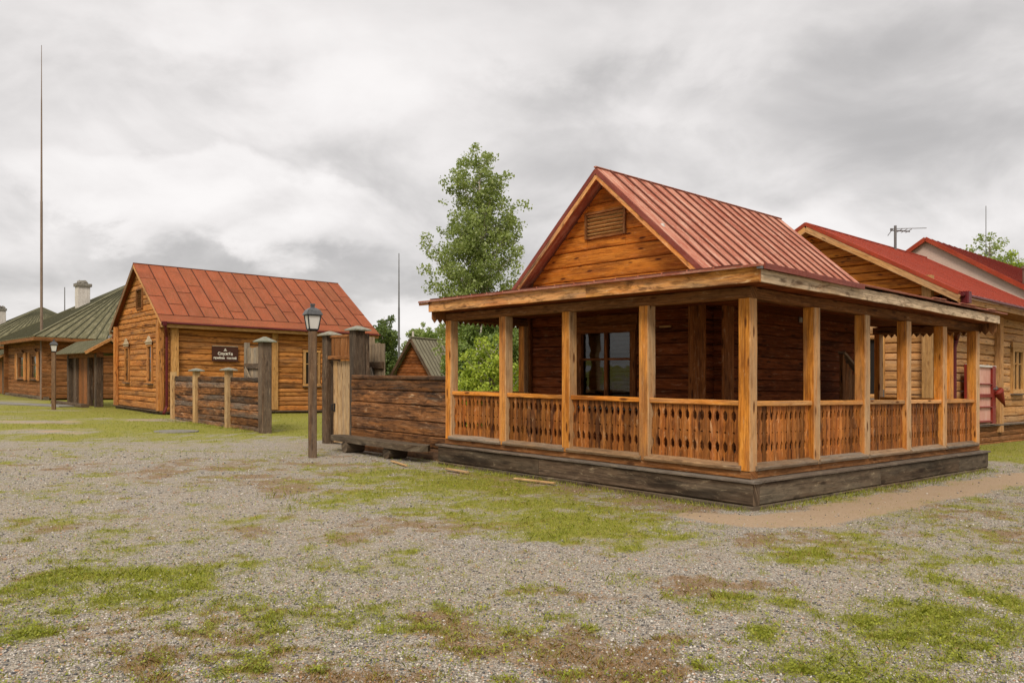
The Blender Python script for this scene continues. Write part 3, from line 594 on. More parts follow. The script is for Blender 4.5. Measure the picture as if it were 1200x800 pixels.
# ------------------------------------------------------------------ main house with veranda
W = .18
FLOOR = .49
def opening_window(root, F_, plane, off, s0, s1, z0, z1, frame_m, out, cols=2, bar_t=.62, fw=.07, depth=.10, name='window', pediment=None, reflection_slats=None, sill=True, casing=.0, jut=.03, glass_m=None):
    """window in a wall. plane 'a' or 'b'; off = wall surface; out = -1/+1 outward along that axis"""
    P = (lambda s, d, z: F_(off + out * d, s, z)) if plane == 'a' else (lambda s, d, z: F_(s, off + out * d, z))
    nrm = (P(0, 1, 0) - P(0, 0, 0)).normalized(); sd = (P(1, 0, 0) - P(0, 0, 0)).normalized()
    mb = MB(); f2 = fw
    for s in (s0, s1): bar(mb, P(s, jut - depth / 2, z0 - .02), P(s, jut - depth / 2, z1 + .02), f2, depth, nrm, .006)
    for z in (z0, z1): bar(mb, P(s0 - f2 / 2 - .03, jut - depth / 2 + .004, z), P(s1 + f2 / 2 + .03, jut - depth / 2 + .004, z), depth, f2, UP, .006)
    if casing: bar(mb, P(s0 - .12, jut - .02, z1 + f2 / 2 + casing / 2), P(s1 + .12, jut - .02, z1 + f2 / 2 + casing / 2), .05, casing, UP, .008)
    w = mb.build(name, frame_m, root)
    mb = MB(); cw = (s1 - s0) / cols; b = .035
    for i in range(cols):
        a0, a1 = s0 + i * cw + .03, s0 + (i + 1) * cw - .03
        if i: bar(mb, P(s0 + i * cw, jut - .05, z0), P(s0 + i * cw, jut - .05, z1), .075, .05, nrm, .005)
        zb = z0 + (z1 - z0) * bar_t; bar(mb, P(a0, jut - .06, zb), P(a1, jut - .06, zb), .035, .04, UP, .004)
    if mb.f: mb.build('sash', frame_m, w)
    for i in range(cols):
        a0, a1 = s0 + i * cw + .02, s0 + (i + 1) * cw - .02; mb = MB()
        bar(mb, P((a0 + a1) / 2, jut - .075, z0), P((a0 + a1) / 2, jut - .075, z1), a1 - a0, .008, nrm, 0); mb.build('pane', glass_m or G_DARK, w)
    if sill: mb = MB(); bar(mb, P(s0 - .10, jut + .0, z0 - fw / 2 - .02), P(s1 + .10, jut + .0, z0 - fw / 2 - .02), .14, .035, UP, .006); mb.build('sill', W_GREY, w)
    if pediment:
        mb = MB(); c = (s0 + s1) / 2; hw = (s1 - s0) / 2 + .12; zt = z1 + fw / 2 + .01
        pts = [(-hw, 0), (hw, 0), (hw, .12), (hw * .75, .20), (hw * .55, .22), (hw * .3, .33), (0, .37), (-hw * .3, .33), (-hw * .55, .22), (-hw * .75, .20), (-hw, .12)]
        poly_prism(mb, [P(c + x, jut, zt + y) for x, y in pts], nrm * .03)
        bar(mb, P(c - hw - .05, jut + .04, zt + .1), P(c + hw + .05, jut + .04, zt + .1), .06, .03, UP, .004)
        mb.build('pediment', pediment, w)
    return w

house = thing('wooden_house', M(3.3, 3.5, 0), 'orange timber house with a wraparound veranda and faded red metal roof', 'house')
def part(name, mb, m, p=house, smooth=False): return mb.build(name, m, p, smooth)

# skirting, stringer, floor
mb = MB()
for z0, z1 in ((-.08, .055), (.06, .345)):
    for k, (p, q) in enumerate(((6.71, 3.9), (3.893, -.11))): bar(mb, M(p, -.03, (z0 + z1) / 2), M(q, -.03, (z0 + z1) / 2), .16, z1 - z0, UP, .016, 6, .005)
    cuts = (-.11, 2.35, 5.3, 8.45) if z0 < 0 else (-.11, 3.6, 6.9, 8.45)
    for p, q in zip(cuts[:-1], cuts[1:]): bar(mb, M(-.03, p + .163 if p < 0 else p + .006, (z0 + z1) / 2), M(-.03, q, (z0 + z1) / 2), .16, z1 - z0, UP, .016, 5, .005)
    bar(mb, M(6.63, .06, (z0 + z1) / 2), M(6.63, 2.1, (z0 + z1) / 2), .16, z1 - z0 - .004, UP, .016)
    bar(mb, M(.05, 8.37, (z0 + z1) / 2), M(2.1, 8.37, (z0 + z1) / 2), .16, z1 - z0 - .004, UP, .016)
sk = part('skirting', mb, W_SKIRT)
mb = MB()
bar(mb, M(6.76, -.045, .365), M(3.5, -.045, .365), .20, .036, UP, .006, 5, .003); bar(mb, M(3.495, -.045, .366), M(-.145, -.045, .364), .20, .036, UP, .006, 5, .003)
bar(mb, M(-.045, .06, .365), M(-.045, 4.2, .365), .20, .036, UP, .006, 5, .003); bar(mb, M(-.045, 4.205, .365), M(-.045, 8.49, .366), .20, .036, UP, .006, 5, .003)
mb.build('cap_plank', W_GREY, sk)
mb = MB()
bar(mb, M(6.66, .10, .437), M(-.0, .10, .437), .17, .10, UP, .01, 6, .002); bar(mb, M(.10, .19, .437), M(.10, 8.36, .437), .17, .10, UP, .01, 6, .002)
bar(mb, M(6.575, .19, .437), M(6.575, 2.1, .437), .16, .10, UP, .01); bar(mb, M(.19, 8.275, .437), M(2.1, 8.275, .437), .16, .10, UP, .01)
part('base_beam', mb, W_BROWN)
mb = MB()
for i in range(14): bar(mb, M(6.5, .24 + i * .14, .47), M(.2, .24 + i * .14, .47), .136, .03, UP, .004)
for i in range(14): bar(mb, M(.24 + i * .132, 2.16, .47), M(.24 + i * .132, 8.2, .47), .128, .03, UP, .004)
part('floor', mb, W_GREY)

PA = [6.4531, 4.8638, 3.2891, 1.6816, 0.0]; PB = [1.6865, 3.3008, 4.8738, 6.4649, 8.1427]
def post(a0, b0, wa=W, wb=W, zt=2.755, m=W_HONEY, zb=FLOOR):
    mb = MB(); c = M(a0 + wa / 2, b0 + wb / 2, 0); q = U(-.004, .004)
    bar(mb, c + UP * zb, c + UP * zt, wb, wa, M.dl, .012, 7, .0022, (U(.35, .8), 0, R(), 1), .85); part('veranda_post', mb, m)
for a in PA: post(a, 0)
for b in PB: post(0, b)
post(6.4531, 1.894, W, .176); post(1.905, 8.1427, .12, W)

def picket(mb, P, s0, s1, z0, z1, ext):
    w = (s1 - s0) / 2 - .0055; c = (s0 + s1) / 2; h = z1 - z0; o = []
    up_ = z1 - .185 * h; mi = z1 - .47 * h; lo = z1 - .72 * h
    side = [(w, z0), (w, lo - .08), (w * .50, lo - .03), (w * .50, lo + .03), (w, lo + .08), (w, mi - .016), (w - .013, mi - .007), (w - .013, mi + .007), (w, mi + .016), (w, up_ - .08), (w * .50, up_ - .03), (w * .50, up_ + .03), (w, up_ + .08), (w, z1)]
    o = [P(c + x, z) for x, z in side] + [P(c - x, z) for x, z in side[::-1]]
    poly_prism(mb, o, ext, (min(1, max(0, random.gauss(.5, .3))), 0, R(), 1), u_ax=UP)
def railing(P, nrm, s0, s1, n):
    mb = MB(); L = s1 - s0
    bar(mb, P(s0 - .012, 1.333 + .037, 0), P(s1 + .012, 1.333 + .037, 0), .125, .072, UP, .012, 4, .003, None, .5); r = part('railing', mb, W_HONEY)
    mb = MB(); d = L / n
    ed = [s0] + [s0 + i * d + U(-.008, .008) for i in range(1, n)] + [s1]
    for i in range(n): picket(mb, lambda s, z, o=U(-.004, .004): P(s, z, -.012 + o), ed[i], ed[i + 1], .55, 1.335 + U(-.001, 0), nrm * .024)
    mb.build('baluster_panel', W_RAIL, r)
    mb = MB(); bar(mb, P(s0 - .05, .535, .06), P(s1 + .05, .535, .06), .15, .062, (nrm * .35 + UP).normalized(), .014, 5, .004, None, .6); mb.build('bottom_rail', W_SILL, r)
for i in range(4): railing(lambda s, z, d: M(s, .095 - d, z), -M.dr, PA[i + 1] + W, PA[i], 12)
bs = [0] + PB
for i in range(5): railing(lambda s, z, d: M(.095 - d, s, z), -M.dl, bs[i] + W, bs[i + 1], 12)
railing(lambda s, z, d: M(6.54 + d, s, z), M.dl, .19, 1.89, 13)
railing(lambda s, z, d: M(s, 8.23 + d, z), M.dr, .19, 1.9, 13)

# beams, soffit, fascia
mb = MB()
bar(mb, M(6.66, .09, 2.832), M(0, .09, 2.832), .16, .15, UP, .012, 8, .004); bar(mb, M(.09, .175, 2.832), M(.09, 8.34, 2.832), .16, .15, UP, .012, 8, .004)
bar(mb, M(6.54, .175, 2.83), M(6.54, 2.08, 2.83), .15, .145, UP, .012); bar(mb, M(.175, 8.23, 2.83), M(2.06, 8.23, 2.83), .15, .145, UP, .012)
part('veranda_beam', mb, W_BROWN)
mb = MB()
for i in range(15):
    b = -.26 + i * .165
    bar(mb, M(6.62, b, 2.925), M((-.28 if b < 2.1 else 0), b, 2.925), .160, .024, UP, .004)
for i in range(14):
    a = -.26 + i * .165
    bar(mb, M(a, 2.19, 2.924), M(a, 8.3, 2.924), .160, .024, UP, .004)
part('ceiling', mb, W_RED_SHADE)
mb = MB(); bar(mb, M(6.69, -.335, 3.005), M(2.6, -.335, 3.003), .036, .20, UP, .006, 9, .006, (.75, 0, .9, 1)); bar(mb, M(2.595, -.335, 3.003), M(-.352, -.335, 3.0), .036, .20, UP, .006, 7, .006, (.55, 0, .6, 1)); part('fascia_board', mb, W_FASC)
mb = MB(); bar(mb, M(-.335, -.316, 2.985), M(-.335, 3.9, 2.985), .036, .165, UP, .006, 9, .005, (.4, 0, .9, 1), 1.1); bar(mb, M(-.335, 3.905, 2.985), M(-.335, 8.34, 2.975), .036, .155, UP, .006, 9, .005, (.5, 0, .9, 1), 1.1); part('fascia_board', mb, W_FASC)
mb = MB(); bar(mb, M(6.665, -.317, 3.0), M(6.665, 2.1, 3.1), .03, .18, UP, .006, 3, .004); part('fascia_board', mb, W_BROWN)
mb = MB(); bar(mb, M(-.317, 8.325, 2.98), M(2.06, 8.325, 3.1), .03, .16, UP, .006, 3, .004); part('fascia_board', mb, W_BROWN)
# scalloped trim hanging at the two ends of the veranda
def lace(P, s0, s1, n, zt, zb, ext, p=house):
    mb = MB(); d = (s1 - s0) / n; pts = [P(s0, zt), P(s1, zt)]
    for i in range(n, 0, -1): pts += [P(s0 + i * d, zb + .08), P(s0 + (i - .5) * d, zb)] 
    pts += [P(s0, zb + .08)]; poly_prism(mb, pts, ext, u_ax=UP); mb.build('lace_trim', W_BROWN, p)
lace(lambda s, z: M(6.63, s, z), -.31, 1.95, 18, 2.92, 2.70, M.dl * .02)
lace(lambda s, z: M(s, 8.30, z), -.30, 2.05, 18, 2.92, 2.68, M.dr * .02)
# shallow veranda roof and the dark red drip edge
mb = MB(); e = 3.115; t = 3.5
poly_prism(mb, [M(6.95, -.40, e), M(-.40, -.40, e), M(2.1, 2.1, t), M(6.95, 2.1, t)], UP * -.022, (.5, 0, .5, 1), M.dr)
poly_prism(mb, [M(-.40, -.395, e), M(-.40, 8.58, e), M(2.1, 8.58, t), M(2.1, 2.105, t)], UP * -.022, (.5, 0, .5, 1), M.dl)
for i in range(17): a = 6.6 - i * .42; bar(mb, M(a, -.38, e + .018), M(a, min(2.08, 2.1 if a > 2.1 else a - .02), e + .018 + (.385 if a > 2.1 else .385 * max(0, (a + .4)) / 2.5)), .025, .03, UP, 0, tone=(.1, 1, .5, 1)) if a > 0 else None
bar(mb, M(6.95, -.405, e - .012), M(-.40, -.405, e - .012), .016, .032, UP, .002, tone=(.3, .35, .5, 1))
vr = part('veranda_roof', mb, P_MAIN)
mb = MB(); bar(mb, M(6.80, -.395, 3.06), M(6.80, 2.1, 3.44), .30, .05, UP, .006); mb.build('verge_plank', W_BROWN, vr)
mb = MB(); bar(mb, M(-.415, -.34, 3.095), M(-.415, 2.36, 3.075), .022, .075, UP, .003, 4, .002); mb.build('roof_flashing', P_FLASH, vr)
mb = MB(); bar(mb, M(-.405, 2.36, 3.106), M(-.405, 8.58, 3.10), .02, .026, UP, .002, 8, .003, (.3, .5, .5, 1))
for b, l in ((4.9, .5), (6.1, .7), (7.5, .35)): bar(mb, M(-.412, b, 3.128), M(-.412, b + l, 3.132), .05, .012, UP, .002)
mb.build('drip_edge', P_MAIN, vr)
mb = MB(); bar(mb, M(-.37, -.372, 3.06), M(-.37, -.372, 3.105), .06, .06, M.dl, .003); mb.build('corner_clip', P_STEEL, vr)

# house walls
mb = MB(); log_wall(mb, M(0, 2.1, 0), M.dl, -M.dr, 2.06, 6.6, .48, 3.05, .205, .16, [(3.62, 5.14, 1.12, 2.70)], .014, .016); part('log_wall', mb, W_RED_SHADE)
mb = MB(); log_wall(mb, M(2.06, 0, 0), M.dr, -M.dl, 2.1, 7.95, .48, 3.3, .205, .16, [], .014, .016); part('log_wall', mb, W_RED_SHADE)
mb = MB(); log_wall(mb, M(6.6, 0, 0), M.dr, M.dl, 2.1, 7.95, .0, 3.3, .205, .16); part('log_wall', mb, W_LOGB)
mb = MB(); log_wall(mb, M(0, 7.95, 0), M.dl, M.dr, 2.06, 6.6, .0, 3.3, .205, .16); part('log_wall', mb, W_LOGB)
RZ, RA, SL = 5.60, 4.32, .885
mb = MB()
rake = lambda sgn, ins: (lambda z: RA + sgn * max(0.0, (RZ - ins - z) / SL))
log_wall(mb, M(0, 2.1, 0), M.dl, -M.dr, rake(-1, .13), rake(1, .13), 3.03, 5.45, .285, .14, [(3.90, 4.87, 4.39, 4.85)], .028, .022, .9, .005); part('gable_wall', mb, W_GABLE)
mb = MB(); log_wall(mb, M(0, 7.95, 0), M.dl, M.dr, rake(-1, .13), rake(1, .13), 3.3, 5.45, .26, .14); part('gable_wall', mb, W_GABLE)
# louvred gable vent
mb = MB()
for a in (3.90, 4.87): bar(mb, M(a, 2.10, 4.37), M(a, 2.10, 4.87), .10, .05, M.dl, .004)
for z in (4.385, 4.855): bar(mb, M(3.925, 2.10, z), M(4.845, 2.10, z), .10, .045, UP, .004)
v = part('gable_vent', mb, W_BROWN)
mb = MB()
for i in range(6): z = 4.435 + i * .072; bar(mb, M(3.93, 2.115, z), M(4.84, 2.115, z), .085, .016, (UP + M.dr * .75).normalized(), .002)
mb.build('louvre', W_TRIM, v)
mb = MB(); bar(mb, M(3.93, 2.2, 4.62), M(4.84, 2.2, 4.62), .01, .42, UP, 0); mb.build('backing', DARKROOM, v)
mb = MB(); tube(mb, [M(3.05, 2.11, 4.42), M(3.02, 1.98, 4.40), M(2.95, 1.94, 4.36)], .022, 8); tube(mb, [M(2.93, 1.94, 4.33), M(2.93, 1.94, 4.40)], [.05, .035], 10); bar(mb, M(3.06, 2.085, 4.36), M(3.06, 2.085, 4.48), .05, .02, M.dr, .003); part('wire_bracket', mb, P_WHITE)
# roof
mb = MB(); b0, b1 = 1.75, 8.27; ar, al = 1.92, 6.78; zr = lambda a: RZ - SL * abs(a - RA)
jj = [(.38,), (.71,), (.22,), (.55,), (.84,), (.47,), (.30, .78)]
seam_roof(mb, M(ar, b0, zr(ar)), M(ar, b1, zr(ar)), M(RA, b0, RZ), M(RA, b1, RZ), 17, (), .034, .026, seam_tone=.9, joint=.15)
seam_roof(mb, M(al, b1, zr(al)), M(al, b0, zr(al)), M(RA, b1, RZ), M(RA, b0, RZ), 17, (), .034, .026, seam_tone=.9, joint=.15)
rf = part('roof', mb, P_MAIN)
mb = MB(); bar(mb, M(RA, b0 - .02, RZ + .012), M(RA, b1 + .02, RZ + .012), .07, .03, UP, .012, tone=(.1, .5, .5, 1)); mb.build('ridge_cap', P_MAIN, rf)
for sgn in (1, -1):
    ae = RA + sgn * 2.42; up = (M.dl * sgn * SL + UP).normalized()
    for bb in (b0, b1):
        mb = MB(); bar(mb, M(RA, bb, RZ - .055), M(ae, bb, zr(ae) - .055), .03, .085, up, .003, 5, .002); mb.build('verge_flashing', P_FLASH, rf)
        mb = MB(); k = .012 if bb == b0 else -.012; bar(mb, M(RA, bb + k, RZ - .15), M(ae, bb + k, zr(ae) - .15), .034, .10, up, .004, 6, .003, (.7, 0, .9, 1)); mb.build('barge_board', W_FASC, rf)
# front window with dark reflecting panes
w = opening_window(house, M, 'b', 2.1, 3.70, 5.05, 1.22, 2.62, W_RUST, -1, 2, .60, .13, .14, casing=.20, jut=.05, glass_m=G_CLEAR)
mb = MB()
for i in range(16): bar(mb, M(3.82, 2.20, 1.30 + i * .082), M(4.30, 2.20, 1.30 + i * .082), .012, .045, (UP + M.dr * U(.1, .5)).normalized(), .002)
mb.build('reflection_slats', G_REFL_SLATS, w)  # added slats imitating the striped reflection in the right pane
# boxed log ends at the corner
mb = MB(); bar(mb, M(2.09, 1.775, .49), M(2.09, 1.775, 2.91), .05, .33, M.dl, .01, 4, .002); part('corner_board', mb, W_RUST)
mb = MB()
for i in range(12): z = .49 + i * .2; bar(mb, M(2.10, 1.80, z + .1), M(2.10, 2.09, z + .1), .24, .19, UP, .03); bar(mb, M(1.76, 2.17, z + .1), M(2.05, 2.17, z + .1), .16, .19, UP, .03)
part('log_ends', mb, W_RED_SHADE)
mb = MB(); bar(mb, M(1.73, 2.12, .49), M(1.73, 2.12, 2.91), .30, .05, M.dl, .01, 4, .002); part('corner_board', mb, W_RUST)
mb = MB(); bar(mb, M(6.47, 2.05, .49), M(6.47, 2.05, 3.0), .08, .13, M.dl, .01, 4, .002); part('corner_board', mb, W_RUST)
mb = MB(); bar(mb, M(2.02, 5.0, 2.83), M(2.02, 5.0, 2.95), .07, .04, M.dl, .008); part('socket_box', mb, P_WHITE)
mb = MB(); bar(mb, M(3.1, 2.08, 2.62), M(2.85, 2.08, 2.62), .02, .035, UP, .004); part('wall_plate', mb, W_TRIM)

# slant-topped plank stand on the veranda
st = thing('plank_stand', M(1.45, 6.2, FLOOR), 'tall slant-topped plank stand against the dark wall under the veranda roof', 'stand')
mb = MB()
for i in range(4): b = 5.9 + i * .13; bar(mb, M(1.62, b, FLOOR), M(1.62, b, 2.16 - i * .10), .125, .03, M.dl, .003)
mb.build('plank_panel', W_BROWN, st); mb = MB(); bar(mb, M(1.6, 5.78, 2.28), M(1.6, 6.45, 1.93), .14, .05, UP, .006); mb.build('slanted_cap', W_SILL, st)
mb = MB(); bar(mb, M(1.60, 5.80, FLOOR), M(1.60, 5.80, 2.24), .07, .07, M.dl, .006); mb.build('upright', W_BROWN, st)

# ------------------------------------------------------------------ log house with the brighter red roof (left)
BW, BL = 7.6, 9.55
bh = thing('log_house', B(3.8, 4.8, 0), 'log house with a brick red seamed metal roof and two narrow gable windows', 'house')
pb = lambda n, mb, m: mb.build(n, m, bh)
mb = MB(); log_wall(mb, B(0, 0, 0), B.dl, -B.dr, .0, BW, .15, 3.75, .235, .18, [(5.25, 6.1, 1.25, 2.95), (1.52, 2.4, 1.25, 2.95)], .036, .06, .5, .012, .25, gap=.017); pb('log_wall', mb, W_LOGB)
mb = MB(); log_wall(mb, B(0, 0, 0), B.dr, -B.dl, .0, BL, .10, 3.75, .235, .18, [(6.05, 6.95, 1.2, 2.92)], .036, .06, .5, .012, .25, gap=.017); pb('log_wall', mb, W_LOGB)
mb = MB(); log_wall(mb, B(BW, 0, 0), B.dr, B.dl, .0, BL, .10, 3.75, .235, .18); pb('log_wall', mb, W_LOGB)
mb = MB(); log_wall(mb, B(0, BL, 0), B.dl, B.dr, .0, BW, .10, 3.75, .235, .18); pb('log_wall', mb, W_LOGB)
BRZ, BRA = 6.58, 3.8; BSL = (6.58 - 3.80) / 4.25; brz = lambda a: BRZ - BSL * abs(a - BRA)
brk = lambda sgn, ins: (lambda z: BRA + sgn * max(0.0, (BRZ - ins - z) / BSL))
mb = MB(); log_wall(mb, B(0, .004, 0), B.dl, -B.dr, brk(-1, .14), brk(1, .14), 3.752, 6.4, .235, .16, [(3.12, 4.1, 4.55, 5.4)], .036, .06, .5, .012, .25, gap=.017); pb('gable_wall', mb, W_LOGB)
mb = MB(); log_wall(mb, B(0, BL - .004, 0), B.dl, B.dr, brk(-1, .14), brk(1, .14), 3.752, 6.4, .235, .16); pb('gable_wall', mb, W_LOGB)
mb = MB()
for a0, a1, b0_, b1_ in ((-.06, BW, -.08, .1), (-.06, .1, .1, BL), (BW - .1, BW + .06, -.0, BL)): bar(mb, B((a0 + a1) / 2, b0_, -.13), B((a0 + a1) / 2, b1_, -.13), a1 - a0, .5, UP, .01) if a1 - a0 < .3 else bar(mb, B(a0, (b0_ + b1_) / 2, -.13), B(a1, (b0_ + b1_) / 2, -.13), b1_ - b0_, .5, UP, .01)
bar(mb, B(-.14, -.12, .13), B(BW + .1, -.12, .13), .14, .04, UP, .005); bar(mb, B(-.10, .0, .09), B(-.10, BL, .09), .10, .04, UP, .005)
pb('plinth', mb, W_SKIRT)
mb = MB(); bo = .24
jb = [(.42, .73), (.30, .58), (.52,), (.66, .28), (.40,), (.24, .80), (.60,), (.35, .70)]
seam_roof(mb, B(-.45, -bo, brz(-.45)), B(-.45, BL + bo, brz(-.45)), B(BRA, -bo, BRZ), B(BRA, BL + bo, BRZ), 16, jb, .028, .03, strip=.11)
seam_roof(mb, B(BW + .45, BL + bo, brz(BW + .45)), B(BW + .45, -bo, brz(BW + .45)), B(BRA, BL + bo, BRZ), B(BRA, -bo, BRZ), 16, jb, .028, .03, strip=.11)
br = pb('roof', mb, P_ROOFB)
mb = MB(); bar(mb, B(BRA, -bo, BRZ + .015), B(BRA, BL + bo, BRZ + .015), .07, .035, UP, .012, tone=(.1, .7, .5, 1)); mb.build('ridge_cap', P_ROOFB, br)
for sgn in (1, -1):
    ae = BRA + sgn * 4.25; up = (B.dl * sgn * BSL + UP).normalized()
    for bb, k in ((-bo, 1), (BL + bo, -1)):
        mb = MB(); bar(mb, B(BRA, bb + .02 * k, BRZ - .11), B(ae, bb + .02 * k, brz(ae) - .11), .04, .15, up, .004, 4, .003); mb.build('barge_board', W_SILL if sgn > 0 else W_PALE, br)
for a, k in ((-.45, 1), (BW + .45, -1)):
    mb = MB(); bar(mb, B(a + .03 * k, -bo, brz(a) - .16), B(a + .03 * k, BL + bo, brz(a) - .16), .03, .14, UP, .004, 6, .003); mb.build('eaves_board', W_TRIM, br)
    mb = MB(); bar(mb, B(a + .25 * k, -bo + .03, brz(a) - .225), B(a + .25 * k, BL + bo - .03, brz(a) - .225), .42, .02, UP, 0); mb.build('soffit', W_BROWN, br)
mb = MB(); bar(mb, B(-.50, -bo, brz(-.45) - .055), B(-.50, BL + bo + .05, brz(-.45) - .075), .10, .07, UP, .02); pb('gutter', mb, P_MAROON)
mb = MB(); tube(mb, [B(-.50, -.10, 3.70), B(-.44, -.06, 3.5), B(-.20, .05, 3.2), B(-.20, .05, 2.9), B(-.20, .05, .35), B(-.30, -.05, .15), B(-.42, -.14, .06)], .055, 10); bar(mb, B(-.50, -.12, 3.62), B(-.50, -.12, 3.80), .16, .16, B.dl, .02); pb('downpipe', mb, P_MAROON)
for (a, b_, wa, wb, m) in ((7.42, -.10, .26, .18, W_LOGB), (.10, -.13, .34, .24, W_LOGB), (-.10, .38, .20, .30, W_TRIM), (-.06, 4.71, .10, .28, W_TRIM), (-.08, 9.4, .16, .3, W_TRIM)):
    mb = MB(); bar(mb, B(a, b_, .16), B(a, b_, 3.74 if a < 0 else 3.9), wb, wa, B.dl, .01, 4, .003); pb('corner_board', mb, m)
opening_window(bh, B, 'b', 0, 5.38, 6.0, 1.30, 2.88, W_LOGB, -1, 1, .65, .09, .22, pediment=P_CARVE, jut=.06)
opening_window(bh, B, 'b', 0, 1.62, 2.28, 1.30, 2.88, W_LOGB, -1, 1, .65, .09, .22, pediment=P_CARVE, jut=.06)
opening_window(bh, B, 'a', 0, 6.15, 6.86, 1.28, 2.84, W_TRIM, -1, 2, .62, .11, .2, casing=.0, jut=.05)
mb = MB()
for a in (3.14, 4.06): bar(mb, B(a, 0, 4.55), B(a, 0, 5.42), .12, .07, B.dl, .004)
for z in (4.56, 5.40): bar(mb, B(3.18, 0, z), B(4.02, 0, z), .12, .06, UP, .004)
v = pb('gable_vent', mb, W_BROWN); mb = MB()
for i in range(8): bar(mb, B(3.18, .03, 4.65 + i * .095), B(4.02, .03, 4.65 + i * .095), .08, .018, (UP + B.dr * .8).normalized(), .002)
mb.build('louvre', W_BROWN, v); mb = MB(); bar(mb, B(3.18, .10, 4.98), B(4.02, .10, 4.98), .01, .8, UP, 0); mb.build('backing', DARKROOM, v)
# lean-to on the far side
mb = MB(); log_wall(mb, B(0, .55, 0), B.dl, -B.dr, BW, 9.3, .15, 3.15, .235, .16, [], .06, .05, .7, .01); bar(mb, B(9.25, .42, .1), B(9.25, .42, 3.2), .2, .16, B.dl, .01); bar(mb, B(8.3, .42, 1.45), B(9.1, .42, 1.45), .1, .06, UP, .01); ax = pb('lean_to', mb, W_LOGB)
mb = MB(); sheet(mb, B(9.75, .1, 3.10), B(9.75, 4, 3.10), B(BW + .3, 4, 4.0), B(BW + .3, .1, 4.0), .04); bar(mb, B(9.75, .08, 3.06), B(BW + .3, .08, 3.96), .04, .12, UP, .004); mb.build('lean_to_roof', P_ROOFB, ax)
mb = MB(); tube(mb, [B(9.1, .05, 3.2), B(9.0, -.05, 3.5), B(8.8, -.08, 3.3), B(8.78, .2, 2.9), B(8.78, .3, 1.7)], .045, 8); mb.build('drainpipe', P_STEEL, ax)

# brown sign with cream lettering on the log house wall
sg = thing('wall_sign', B(-.1, 2.5, 2.3), 'brown sign with cream Cyrillic lettering on the log house side wall', 'sign')
mb = MB(); bar(mb, B(-.075, 1.92, 2.58), B(-.075, 3.04, 2.58), .04, .66, UP, .006); mb.build('panel', P_SIGN, sg)
mb = MB()
for z in (2.91,): bar(mb, B(-.098, 1.93, z), B(-.098, 3.03, z), .012, .03, UP, .002)
mb.build('top_strip', P_CARVE, sg)
def text_mesh(name, s, size, loc, xdir, nrm, parent, mat, bold=.0):
    cu = bpy.data.curves.new(name, 'FONT'); cu.body = s; cu.size = size; cu.align_x = 'CENTER'; cu.align_y = 'CENTER'; cu.extrude = .004; cu.offset = bold
    t = bpy.data.objects.new(name, cu); COL.objects.link(t); bpy.context.view_layer.update()
    me = bpy.data.meshes.new_from_object(t.evaluated_get(bpy.context.evaluated_depsgraph_get())); bpy.data.objects.remove(t)
    org = parent_loc(parent); X = Vector(xdir); N_ = Vector(nrm)
    for v_ in me.vertices: p = v_.co.copy(); v_.co = Vector(loc) + X * p.x + UP * p.y + N_ * p.z - org
    me.materials.clear(); me.materials.append(mat); uv = me.uv_layers.new(name='UVMap'); ca = me.color_attributes.new('tone', 'FLOAT_COLOR', 'CORNER')
    ca.data.foreach_set('color', np.tile(np.array([.5, 0, .5, 1], np.float32), len(me.loops)))
    o = bpy.data.objects.new(name, me); COL.objects.link(o); o.parent = parent; return o
text_mesh('lettering', 'Служба', .17, B(-.1005, 2.48, 2.58), B.dr, -B.dl, sg, P_LETTER, .004)
text_mesh('lettering', 'приёма', .13, B(-.1005, 2.215, 2.40), B.dr, -B.dl, sg, P_LETTER, .004)
text_mesh('lettering', 'гостей', .13, B(-.1005, 2.755, 2.40), B.dr, -B.dl, sg, P_LETTER, .004)
mb = MB(); c = B(-.1, 2.48, 2.755)
for pts in (((-.05, -.04), (-.02, -.04), (.0, .05), (-.02, .05)), ((.0, -.04), (.05, -.04), (.02, .05), (.0, .05)), ((-.075, -.045), (.075, -.045), (.075, -.06), (-.075, -.06))):
    poly_prism(mb, [c + B.dr * x + UP * y for x, y in pts], -B.dl * .006)
mb.build('emblem', P_LETTER, sg)
# ------------------------------------------------------------------ neighbour house on the right
NF, NA, NC = 12.44, 2.5, 5.70
nh = thing('neighbour_house', M(5.7, 16, 0), 'pale log house with bright red roof and maroon gutter, at the right behind the veranda', 'house')
pn = lambda n, mb, m: mb.build(n, m, nh)
NRZ, NSL = 6.22, .555; nrz = lambda a: NRZ - NSL * abs(a - NC)
nrk = lambda sgn, ins: (lambda z: NC + sgn * max(0.0, (NRZ - ins - z) / NSL))
mb = MB(); log_wall(mb, M(0, NF, 0), M.dl, -M.dr, NA, 2 * NC - NA, .58, 4.0, .235, .18, [(3.72, 4.6, 1.4, 2.9)], .036, .06, .5, .012, .25, gap=.017); pn('log_wall', mb, W_PALE)
mb = MB(); log_wall(mb, M(NA, 0, 0), M.dr, -M.dl, NF, 20.1, .58, 4.15, .235, .18, [(18.6, 19.75, 1.45, 2.95)], .036, .06, .5, .012, .25, gap=.017); pn('log_wall', mb, W_PALE)
mb = MB(); log_wall(mb, M(2 * NC - NA, 0, 0), M.dr, M.dl, NF, 20.1, .58, 4.0, .235, .18); pn('log_wall', mb, W_PALE)
mb = MB(); log_wall(mb, M(0, NF + .003, 0), M.dl, -M.dr, nrk(-1, .14), nrk(1, .14), 4.003, 6.1, .235, .16, [], .036, .06, .5, .012, .25, gap=.017); pn('gable_wall', mb, W_GABLE)
